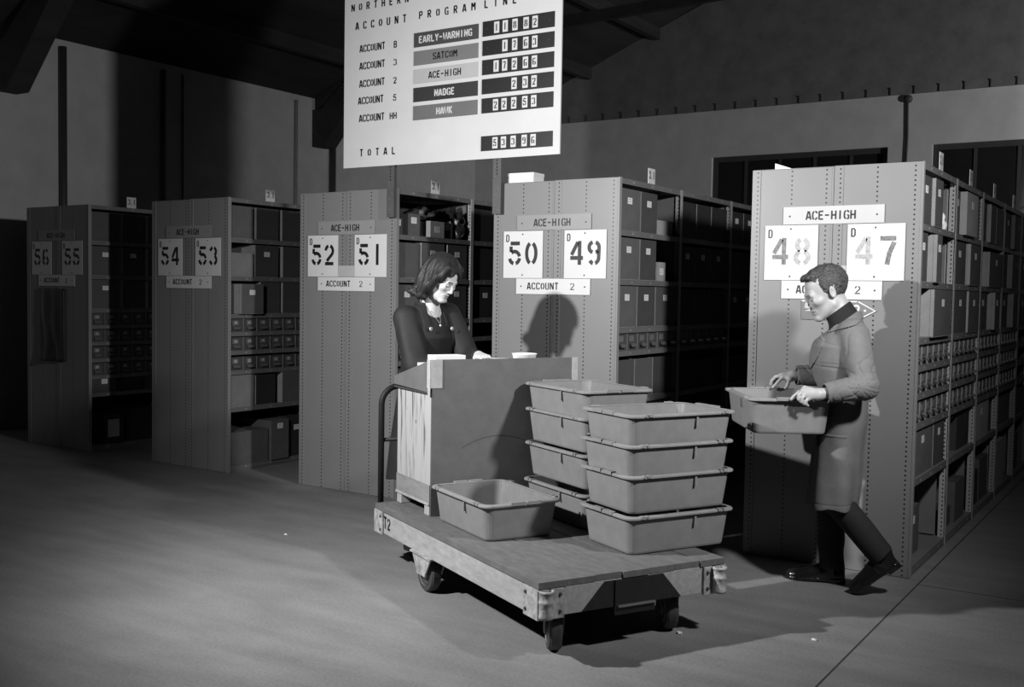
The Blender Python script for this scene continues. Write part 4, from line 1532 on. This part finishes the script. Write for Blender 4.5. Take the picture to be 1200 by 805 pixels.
def hand_sdf(P, wrist, palm_c, digits, fore=None, k=.008):
    """digits: list of (points, radii); palm is a slab of cones from the wrist to every knuckle"""
    d = None
    for (pts, rs) in digits:
        kn = pts[0]
        e = sd_cone(P, wrist, kn, .023, rs[0] * 1.45)
        d = e if d is None else smin(d, e, .012)
    d = smin(d, sd_ell(P, palm_c[0], palm_c[1], palm_c[2]), .012)
    for (pts, rs) in digits:
        d = smin(d, sd_chain(P, pts, rs), .006)
    if fore is not None:
        d = smin(d, sd_cone(P, fore, wrist, .034, .026), .015)
    return d


def wrinkle(P, seed, amp, f=28.0, dirn=(0, 0, 1)):
    rng = np.random.RandomState(seed)
    v = np.zeros(len(P), np.float32)
    for i in range(5):
        k = rng.normal(size=3) * .55 + np.array(dirn) * 1.0
        k = k / np.linalg.norm(k) * f * rng.uniform(.6, 1.5)
        w = rng.normal(size=3)
        w = w / np.linalg.norm(w) * f * .35
        v += np.sin(P @ k.astype(np.float32) + rng.uniform(0, 6) + 1.6 * np.sin(P @ w.astype(np.float32) + rng.uniform(0, 6)))
    return v / 5 * amp


# ------------------------------------------------------------------ the man
MAN = (-1.535, -.40, 0)
MROT = math.atan2(-.28, -.96)
HMR = head_frame(math.radians(17), math.radians(22))
HMO = np.array([.056, .0, 1.512], np.float32)
HSC = 1.045


def to_head(P, O, R, sc):
    return ((P - O) @ R.astype(np.float32)) / sc


hw = lambda x, y, z: tuple(HMO + HSC * (HMR @ np.array([x, y, z])))
near_w = (.073, .375, 1.020)
near_d = [
    ([(.138, .365, 1.046), (.168, .374, 1.022), (.190, .380, 1.003), (.198, .384, .992)], [.0095, .009, .008, .007]),
    ([(.143, .383, 1.034), (.163, .396, 1.016), (.163, .398, .996), (.152, .392, .984)], [.010, .009, .0085, .0075]),
    ([(.131, .391, 1.017), (.147, .405, 1.003), (.146, .405, .984), (.136, .397, .974)], [.0095, .009, .008, .007]),
    ([(.114, .390, 1.002), (.128, .402, .990), (.128, .401, .975), (.119, .394, .966)], [.0085, .008, .007, .006]),
    ([(.100, .352, 1.022), (.128, .330, 1.024), (.152, .328, 1.014), (.168, .332, 1.003)], [.0125, .0105, .0095, .008]),
]
far_w = (.212, -.215, 1.062)
far_d = [
    ([(.262, -.200, 1.055), (.286, -.192, 1.030), (.302, -.188, 1.010), (.314, -.188, .998)], [.0095, .009, .008, .007]),
    ([(.272, -.216, 1.060), (.302, -.226, 1.052), (.322, -.234, 1.028), (.326, -.236, 1.008)], [.010, .009, .0085, .0075]),
    ([(.270, -.233, 1.060), (.302, -.248, 1.052), (.324, -.256, 1.030), (.329, -.257, 1.010)], [.0095, .009, .008, .007]),
    ([(.260, -.249, 1.056), (.288, -.264, 1.046), (.306, -.270, 1.028), (.311, -.271, 1.012)], [.0085, .008, .007, .006]),
    ([(.226, -.188, 1.048), (.232, -.170, 1.030), (.237, -.164, 1.012), (.246, -.162, 1.000)], [.012, .0105, .0095, .008]),
]
M_SH = {1: (-.085, .165, 1.30), -1: (-.075, -.165, 1.30)}
M_EL = {1: (-.140, .285, 1.060), -1: (-.035, -.285, 1.065)}


def man_body(P):
    q = to_head(P, HMO, HMR, HSC)
    d = head_sdf(q) * HSC
    d = smin(d, sd_cone(P, (-.045, 0, 1.36), hw(-.028, 0, -.045), .062, .055), .02)
    t = sd_stack(P, [(.90, -.05, 0, .085, .13), (1.1, -.045, 0, .10, .15), (1.3, -.05, 0, .09, .16), (1.40, -.05, 0, .05, .06)], .90, 1.40)
    d = smin(d, t, .03)
    for sg, w in ((1, near_w), (-1, far_w)):
        d = smin(d, sd_chain(P, [M_SH[sg], M_EL[sg], w], [.05, .038, .026]), .02)
    d = smin(d, hand_sdf(P, near_w, ((.112, .378, 1.024), (.034, .022, .026), None), near_d), .01)
    d = smin(d, hand_sdf(P, far_w, ((.242, -.218, 1.056), (.030, .028, .017), None), far_d), .01)
    return d


def man_mats(c_):
    q = to_head(c_.astype(np.float32), HMO, HMR, HSC)
    A = np.abs(q[:, 1])
    m = np.zeros(len(c_), int)
    lip = (q[:, 0] > .083) & (A < .020) & (q[:, 2] < -.065) & (q[:, 2] > -.081)
    m[lip] = 1
    brow = (q[:, 0] > .078) & (A > .012) & (A < .048) & (np.abs(q[:, 2] - .015 + (A - .03) ** 2 * 6) < .0045)
    m[brow] = 2
    lash = (q[:, 0] > .076) & (A > .019) & (A < .045) & (np.abs(q[:, 2] + .0155 - (A - .031) ** 2 * 14) < .0022)
    m[lash] = 3
    return m


man = organic('person', man_body, (-.25, -.34, .88), (.36, .45, 1.66), .0028, [M_SKIN, mat('man_lips', .22, .5, .08, 40), mat('eyebrow_hair', .16, .7, .5, 90), mat('eyelash', .05, .6, .2)], None, mat_fn=man_mats)
man.location = MAN
man.rotation_euler = (0, 0, MROT)
tag(man, 'man in a grey work coat and dark trousers, walking and carrying a grey bin', 'person')


def man_hair(P):
    q = to_head(P, HMO, HMR, HSC)
    x, y, z = q[:, 0], q[:, 1], q[:, 2]
    d = sd_ell(q, (-.017, 0, .038), (.107, .081, .0945))
    d = smin(d, sd_ell(q, (.055, .012, .098), (.040, .050, .016)), .025)
    zl = np.interp(x, [-.12, -.09, -.055, -.03, -.012, .012, .022, .030, .045, .062, .075, .088, .12], [-.075, -.07, -.060, -.03, .025, -.022, -.020, .03, .062, .084, .088, .086, .10]).astype(np.float32)
    d = smax(d, zl - z, .006)
    st = .0030 * np.sin(x * 70 + 3 * np.sin(y * 60)) * np.sin(y * 90 + z * 30) + .0016 * np.sin(y * 900 + 7 * np.sin(x * 50) + 3 * np.sin(z * 60)) + .0022 * np.sin(x * 160 + 4 * np.sin(z * 45 + y * 30)) * np.sin(y * 120)
    d = d + st
    return d * HSC


hm = organic('hair', man_hair, (-.12, -.12, 1.38), (.22, .12, 1.68), .0024, [M_HAIRM], man)


def man_sweater(P):
    ax0, ax1 = np.array((-.05, 0, 1.355)), np.array(hw(-.022, 0, -.072))
    d = sd_cone(P, ax0, ax1, .080, .069)
    n = (ax1 - ax0) / np.linalg.norm(ax1 - ax0)
    # slanted upper edge, from the nape down to below the chin
    n2 = np.array([.62, 0, .785])
    top = (P - np.array((-.040, 0, 1.450)).astype(np.float32)) @ n2.astype(np.float32)
    d = smax(d, top, .006)
    t = sd_stack(P, [(1.2, -.03, 0, .09, .12), (1.36, -.045, 0, .07, .10), (1.40, -.045, 0, .06, .07)], 1.2, 1.39)
    return smin(d, t, .02) + .0008 * np.sin(np.arctan2(P[:, 1], P[:, 0] + .03) * 60)


organic('sweater', man_sweater, (-.16, -.16, 1.18), (.12, .16, 1.46), .003, [M_KNIT], man)


def seg_t(P, a, b):
    a, b = np.array(a, np.float32), np.array(b, np.float32)
    ab = b - a
    return np.clip(((P - a) @ ab) / float(ab @ ab), 0, 1)


def man_coat(P):
    x, y, z = P[:, 0], P[:, 1], P[:, 2]
    d = sd_stack(P, [(.43, -.003, .0, .126, .210), (.55, -.016, 0, .128, .210), (.70, -.028, 0, .125, .198), (.85, -.048, 0, .120, .190), (.97, -.060, 0, .112, .182), (1.06, -.040, 0, .138, .195),
                     (1.15, -.028, 0, .150, .205), (1.24, -.028, 0, .137, .205), (1.31, -.036, 0, .112, .180), (1.36, -.045, 0, .090, .125), (1.41, -.04, 0, .072, .085)], .43, 1.405)
    d = d + wrinkle(P, 3, .0045, 26, (.3, .4, .2)) * np.clip((1.3 - z) * 4, 0, 1) + .006 * (1 - np.abs(np.sin(x * 17 - z * 9 + 2.5 * np.sin(z * 8 + x * 6)))) ** 5 * np.clip((1.34 - z) * 6, 0, 1) * np.clip((z - 1.0) * 6, 0, 1)
    # skirt folds
    d = d + .006 * np.sin(np.arctan2(y, x + .03) * 9 + z * 3) * np.clip((.9 - z) * 3, 0, 1)
    for sg, w, rw in ((1, near_w, .045), (-1, far_w, .044)):
        sh, el = np.array(M_SH[sg]), np.array(M_EL[sg])
        wv = np.array(w)
        cuff = el + (wv - el) * (.86 if sg > 0 else .93)
        a1 = sd_cone(P, sh, el, .074, .064)
        a2 = sd_cone(P, el, cuff, .064, rw + .004)
        # flat cuff end
        n = (wv - el) / np.linalg.norm(wv - el)
        a2 = np.maximum(a2, (P - cuff.astype(np.float32)) @ n.astype(np.float32))
        t1, t2 = seg_t(P, sh, el), seg_t(P, el, cuff)
        rad = np.linalg.norm(P - el.astype(np.float32), axis=1)
        near = np.exp(-(rad / .12) ** 2)
        az = np.arctan2(z - el[2], x - el[0] - .02)
        f1 = .012 * near * (1 - np.abs(np.sin(az * 5 + 9 * rad + 1.3 * np.sin(z * 45)))) ** 5 + .004 * (1 - np.abs(np.sin(t1 * 5 - x * 20 + y * 16 + np.sin(z * 25)))) ** 5
        f2 = .012 * near * (1 - np.abs(np.sin(az * 5 + 9 * rad + 1.3 * np.sin(x * 40)))) ** 5 + .004 * (1 - np.abs(np.sin(t2 * 4 + x * 30 - z * 26 + np.sin(x * 30)))) ** 5
        arm = smin(a1 + f1, a2 + f2, .022)
        d = smin(d, arm, .025)
        # hollow cuff
        inn = sd_cone(P, el + (wv - el) * .70, wv + n * .02, rw - .004, rw - .004)
        d = np.maximum(d, -inn) if True else d
    # neck opening
    d = smax(d, -sd_cone(P, (-.040, 0, 1.33), (.030, 0, 1.47), .076, .100), .006)
    # V of the lapels
    v = (np.abs(y) - (z - 1.14) * .20 + .008)
    d = smax(d, -np.maximum(np.maximum(v, .012 - x), 1.20 - z), .008)
    # collar and lapels: a second layer of cloth lying on the coat
    def poly(pts):
        e = None
        for i in range(len(pts)):
            p0, p1 = np.array(pts[i]), np.array(pts[(i + 1) % len(pts)])
            t_ = p1 - p0
            n_ = np.array((t_[1], -t_[0])) / np.linalg.norm(t_)
            v_ = (x - p0[0]) * n_[0] + (z - p0[1]) * n_[1]
            e = v_ if e is None else np.maximum(e, v_)
        return e
    base = d
    leaf = poly([(-.16, 1.375), (-.09, 1.352), (.026, 1.256), (.068, 1.298), (.03, 1.46), (-.16, 1.46)])
    lapel = poly([(.046, 1.262), (.082, 1.190), (.112, 1.105), (.20, 1.105), (.20, 1.26), (.072, 1.292)])
    d = np.minimum(d, smax(base - .011, leaf, .004))
    d = np.minimum(d, smax(base - .008, lapel, .004))
    d = smax(d, -sd_cone(P, (-.040, 0, 1.33), (.030, 0, 1.47), .074, .098), .004)
    # notch and front edge
    d = smax(d, (x + .10) * .6 + (z - 1.418) * .8, .003)
    # breast pocket welt, back seam of the sleeve, hip pocket
    d = d + .003 * np.exp(-((z - 1.155 - .02 * x) / .004) ** 2) * (np.abs(x - .02) < .055) * (y > .05)
    d = d - .003 * (np.abs(z - .80) < .004) * (np.abs(x) < .07) * (y > .05)
    d = d + .0025 * np.exp(-((z - .455) / .003) ** 2)
    return d


organic('work_coat', man_coat, (-.28, -.40, .41), (.30, .46, 1.46), .0042, [M_COAT], man)


def man_trousers(P):
    d = None
    for (sg, hp, kn, an) in ((-1, (-.02, -.085, .80), (.00, -.088, .45), (-.015, -.085, .075)), (1, (.0, .080, .80), (-.018, .088, .47), (-.256, .100, .205))):
        e = smin(sd_cone(P, hp, kn, .082, .071), sd_cone(P, kn, an, .071, .064), .02)
        dirv = np.array(an) - np.array(kn)
        n = dirv / np.linalg.norm(dirv)
        e = np.maximum(e, (P - np.array(an, np.float32)) @ n.astype(np.float32))
        tt = seg_t(P, kn, an)
        e = e + .004 * np.sin(tt * 14 + P[:, 0] * 40) * tt
        d = e if d is None else smin(d, e, .03)
    d = smin(d, sd_ell(P, (-.04, 0, .86), (.10, .15, .10)), .03)
    return d


organic('trousers', man_trousers, (-.36, -.20, .03), (.12, .20, .98), .0045, [M_TROUS], man)


def shoe_sdf(P, heel, toe, up, ankle):
    """heel/toe: sole end points; up: unit up of the shoe"""
    heel, toe, up = np.array(heel, float), np.array(toe, float), np.array(up, float)
    f_ = (toe - heel)
    L_ = np.linalg.norm(f_)
    f_ /= L_
    up = up - f_ * (up @ f_)
    up /= np.linalg.norm(up)
    sd = np.cross(up, f_)
    q = (P - heel.astype(np.float32)) @ np.stack([f_, sd, up], 1).astype(np.float32)
    u = q[:, 0] / L_
    w = np.interp(u, [0, .06, .2, .4, .62, .78, .92, 1.0], [.018, .030, .035, .034, .044, .046, .034, .010]).astype(np.float32)
    hgt = np.interp(u, [0, .08, .25, .42, .6, .8, .95, 1.0], [.055, .078, .082, .078, .060, .046, .036, .022]).astype(np.float32)
    a = np.sqrt((q[:, 1] / w) ** 2 + (np.maximum(q[:, 2] - .012, 0) / hgt) ** 2)
    d = (a - 1) * np.minimum(w, .03)
    d = smax(d, -q[:, 2], .004)
    d = np.maximum(d, np.maximum(-q[:, 0], q[:, 0] - L_))
    # sole welt
    so = np.maximum(np.maximum(np.abs(q[:, 1]) - w - .003, np.abs(q[:, 2] - .007) - .007), np.maximum(-q[:, 0] - .002, q[:, 0] - L_ - .003))
    heelb = np.maximum(np.maximum(np.abs(q[:, 1]) - w - .002, np.abs(q[:, 2] - .0) - .012), np.maximum(-q[:, 0] - .002, q[:, 0] - .07))
    d = smin(d, np.minimum(so, heelb), .004)
    if ankle is not None:
        d = smin(d, sd_cone(P, heel + f_ * .07 + up * .05, ankle, .036, .036), .02)
    return d


organic('shoe', lambda P: shoe_sdf(P, (-.085, -.085, .012), (.215, -.095, .0005), (0, 0, 1), (-.015, -.085, .11)), (-.13, -.17, -.015), (.25, -.02, .16), .003, [M_SHOE], man)
organic('shoe', lambda P: shoe_sdf(P, (-.335, .10, .172), (-.118, .105, .004), (-.42, 0, .6), (-.262, .10, .225)), (-.42, .02, -.02), (-.06, .18, .30), .003, [M_SHOE], man)

# ------------------------------------------------------------------ the woman
WOM = (-3.696, -.997, 0)
WROT = math.atan2(-.222, .975)
HWR = head_frame(math.radians(14), math.radians(30), math.radians(-4))
HWO = np.array([.112, .01, 1.560], np.float32)
WSC = .97
hv = lambda x, y, z: tuple(HWO + WSC * (HWR @ np.array([x, y, z])))
W_SH = {1: (.005, .155, 1.345), -1: (.0, -.150, 1.330)}
W_EL = {1: (.160, .185, 1.085), -1: (.110, -.160, 1.065)}
ww = {1: (.365, .075, 1.128), -1: (.300, -.060, 1.060)}


def wdig(w, fw, ln, up, flip):
    """gently curled hand: knuckle row across `ln`"""
    w, fw, ln, up = [np.array(a, float) for a in (w, fw, ln, up)]
    out = []
    for i, (o, l_) in enumerate(((.028, .068), (.009, .076), (-.010, .070), (-.027, .055))):
        k = w + fw * .082 + ln * o * flip + up * .004
        a, b, c_ = k + fw * l_ * .5 - up * .004, k + fw * l_ * .8 - up * .018, k + fw * l_ * .92 - up * .036
        out.append(([tuple(k), tuple(a), tuple(b), tuple(c_)], [.0082, .0075, .0068, .006]))
    k = w + fw * .030 + ln * .030 * flip - up * .006
    out.append(([tuple(k), tuple(k + fw * .03 + ln * .016 * flip - up * .008), tuple(k + fw * .055 + ln * .016 * flip - up * .018), tuple(k + fw * .072 + ln * .010 * flip - up * .026)], [.011, .0092, .0082, .007]))
    return out


w_d = {1: wdig(ww[1], (.93, -.36, -.05), (.36, .93, 0), (.05, 0, 1), -1), -1: wdig(ww[-1], (.90, .43, 0), (-.43, .90, 0), (0, 0, 1), 1)}


def woman_body(P):
    q = to_head(P, HWO, HWR, WSC)
    d = head_sdf(q, True) * WSC
    d = smin(d, sd_cone(P, (.015, 0, 1.36), hv(-.025, 0, -.04), .052, .046), .02)
    t = sd_stack(P, [(.75, .0, 0, .10, .15), (.95, .0, 0, .085, .13), (1.1, .0, 0, .085, .13), (1.25, .01, 0, .09, .14), (1.34, .01, 0, .065, .13), (1.40, .015, 0, .05, .06)], .75, 1.40)
    d = smin(d, t, .03)
    for sg in (1, -1):
        d = smin(d, sd_chain(P, [W_SH[sg], W_EL[sg], ww[sg]], [.042, .033, .023]), .02)
        fw = np.array(w_d[sg][1][0][0]) - np.array(ww[sg])
        pc = np.array(ww[sg]) + fw * .55
        d = smin(d, hand_sdf(P, ww[sg], (tuple(pc), (.036, .030, .014), None), w_d[sg]), .01)
    return d


def woman_mats(c_):
    q = to_head(c_.astype(np.float32), HWO, HWR, WSC)
    A = np.abs(q[:, 1])
    m = np.zeros(len(c_), int)
    m[(q[:, 0] > .082) & (A < .021) & (q[:, 2] < -.063) & (q[:, 2] > -.083)] = 1
    m[(q[:, 0] > .076) & (A > .012) & (A < .048) & (np.abs(q[:, 2] - .017 + (A - .03) ** 2 * 8) < .003)] = 2
    m[(q[:, 0] > .074) & (A > .017) & (A < .047) & (np.abs(q[:, 2] + .0145 - (A - .031) ** 2 * 14) < .0030)] = 2
    return m


wom = organic('person', woman_body, (-.12, -.28, .74), (.52, .28, 1.70), .0028, [M_SKINW, M_LIP, mat('brow_dark', .03, .6, .2)], None, mat_fn=woman_mats)
wom.location = WOM
wom.rotation_euler = (0, 0, WROT)
tag(wom, 'dark-haired woman in a dark blouse and pinafore, looking down behind the crate desk', 'person')


def woman_hair(P):
    q = to_head(P, HWO, HWR, WSC)
    x, y, z = q[:, 0], q[:, 1], q[:, 2]
    A = np.abs(y)
    S = np.stack([x, A, z], 1)
    d = sd_ell(q, (-.016, 0, .042), (.115, .099, .104))
    d = smin(d, sd_ell(S, (-.030, .070, -.050), (.058, .036, .105)), .03)
    d = smin(d, sd_ell(q, (-.075, 0, -.035), (.052, .088, .110)), .03)
    # side locks falling forward past the cheek
    d = smin(d, sd_chain(S, [(.050, .060, .085), (.035, .088, .02), (.004, .092, -.06), (-.010, .088, -.125)], [.022, .026, .026, .020]), .02)
    # flipped ends
    d = smin(d, sd_chain(S, [(.012, .090, -.130), (-.045, .098, -.142), (-.095, .062, -.142), (-.118, 0, -.140)], [.016, .020, .020, .020]), .018)
    d = smin(d, sd_chain(S, [(-.060, .090, -.13), (-.085, .112, -.150)], [.018, .008]), .015)
    # face opening, with a side-swept fringe
    face = sd_ell(q, (.108, -.004, -.050), (.097, .073, .122))
    d = smax(d, -face, .008)
    # neck space
    d = smax(d, -sd_ell(q, (.015, 0, -.14), (.065, .055, .075)), .01)
    th = np.arctan2(y, x + .02)
    st = .0010 * np.sin(th * 60 + 3 * np.sin(z * 20)) + .0048 * np.sin(th * 12 + z * 9 + 2 * np.sin(z * 16))
    d = d + st * np.clip((.13 - z) * 12, .2, 1)
    return d * WSC


organic('hair', woman_hair, (-.10, -.20, 1.34), (.30, .20, 1.76), .003, [M_HAIRW], wom)


def woman_blouse(P):
    x, y, z = P[:, 0], P[:, 1], P[:, 2]
    d = sd_stack(P, [(.95, .0, 0, .115, .160), (1.1, .0, 0, .110, .155), (1.22, .012, 0, .120, .165), (1.31, .006, 0, .095, .165), (1.36, .006, 0, .072, .135), (1.395, .012, 0, .060, .080)], .95, 1.40)
    d = d + wrinkle(P, 11, .004, 24, (.2, .2, .6))
    for sg in (1, -1):
        sh, el, w = np.array(W_SH[sg]), np.array(W_EL[sg]), np.array(ww[sg])
        cuff = el + (w - el) * .88
        a1 = sd_cone(P, sh, el, .074, .072)
        a2 = sd_cone(P, el, cuff, .070, .036)
        n = (w - el) / np.linalg.norm(w - el)
        a2 = np.maximum(a2, (P - cuff.astype(np.float32)) @ n.astype(np.float32))
        t1 = seg_t(P, sh, el)
        a1 = a1 + .006 * np.sin(np.arctan2(y - sg * .18, x) * 6 + z * 12) * t1
        d = smin(d, smin(a1, a2, .03), .03)
    # round neckline, open in front
    d = smax(d, -sd_cone(P, (.045, 0, 1.385), (.10, 0, 1.47), .066, .09), .006)
    return d


organic('blouse', woman_blouse, (-.16, -.32, .93), (.42, .32, 1.46), .004, [M_BLOUSE], wom)


def woman_dress(P):
    x, y, z = P[:, 0], P[:, 1], P[:, 2]
    d = sd_stack(P, [(.42, -.01, 0, .17, .235), (.62, -.01, 0, .155, .215), (.82, -.005, 0, .135, .190), (.98, .0, 0, .118, .162), (1.1, .002, 0, .116, .158), (1.22, .015, 0, .127, .168), (1.31, .010, 0, .104, .168), (1.36, .006, 0, .082, .140), (1.41, .01, 0, .07, .08)], .42, 1.42)
    d = d + .005 * np.sin(np.arctan2(y, x) * 8 + z * 2) * np.clip((.9 - z) * 2, 0, 1) + wrinkle(P, 5, .002, 20)
    # cut the bib: below z 1.265 full width between the arms, above only two straps
    strap = np.abs(np.abs(y) - .078) - .021
    bib = np.maximum(np.abs(y) - .105, z - 1.285)
    low = z - 1.16
    keep = np.minimum(np.minimum(np.maximum(strap, z - 1.42), bib), low)
    d = smax(d, keep, .004)
    return d


organic('pinafore', woman_dress, (-.22, -.28, .40), (.22, .28, 1.45), .0042, [M_DRESS], wom)
for sy in (.078, -.078):
    # buttons sit on the front of the straps
    zz = 1.272
    xx = .132
    b = MB().lathe([(.012, 0), (.012, .003), (.009, .005), (.003, .0045)], (0, 0, 0), 'x', 16)
    o = obj('button', b, mat('metal_button', .7, .25, .05, metal=.7), wom, smooth=True, loc=(xx, sy, zz))
ch = MB().tube([(.035, .058, 1.392), (.075, .034, 1.372), (.118, .004, 1.305), (.1185, 0, 1.300), (.118, -.004, 1.305), (.075, -.034, 1.372), (.035, -.058, 1.392)], .0013, 6)
nk = obj('necklace', ch, mat('chain_metal', .7, .3, .05, metal=.8), wom)
obj('pendant', MB().lathe([(.002, 0), (.008, .002), (.008, .004), (.002, .006)], (.120, 0, 1.290), 'x', 14), mat('chain_metal', .7, .3, .05, metal=.8), nk)


def leg_sdf(P):
    d = None
    for sg in (1, -1):
        e = sd_chain(P, [(-.01, sg * .085, .80), (.0, sg * .085, .46), (-.015, sg * .085, .09)], [.075, .052, .034])
        d = e if d is None else np.minimum(d, e)
    return d


organic('tights', leg_sdf, (-.12, -.2, .03), (.1, .2, .9), .006, [M_DRESS], wom)
for sg in (1, -1):
    organic('shoe', lambda P: shoe_sdf(P, (-.055, sg * .085, .012), (.175, sg * .09, .0005), (0, 0, 1), (-.015, sg * .085, .09)), (-.1, sg * .085 - .07, -.015), (.21, sg * .085 + .07, .14), .0035, [M_SHOE], wom)
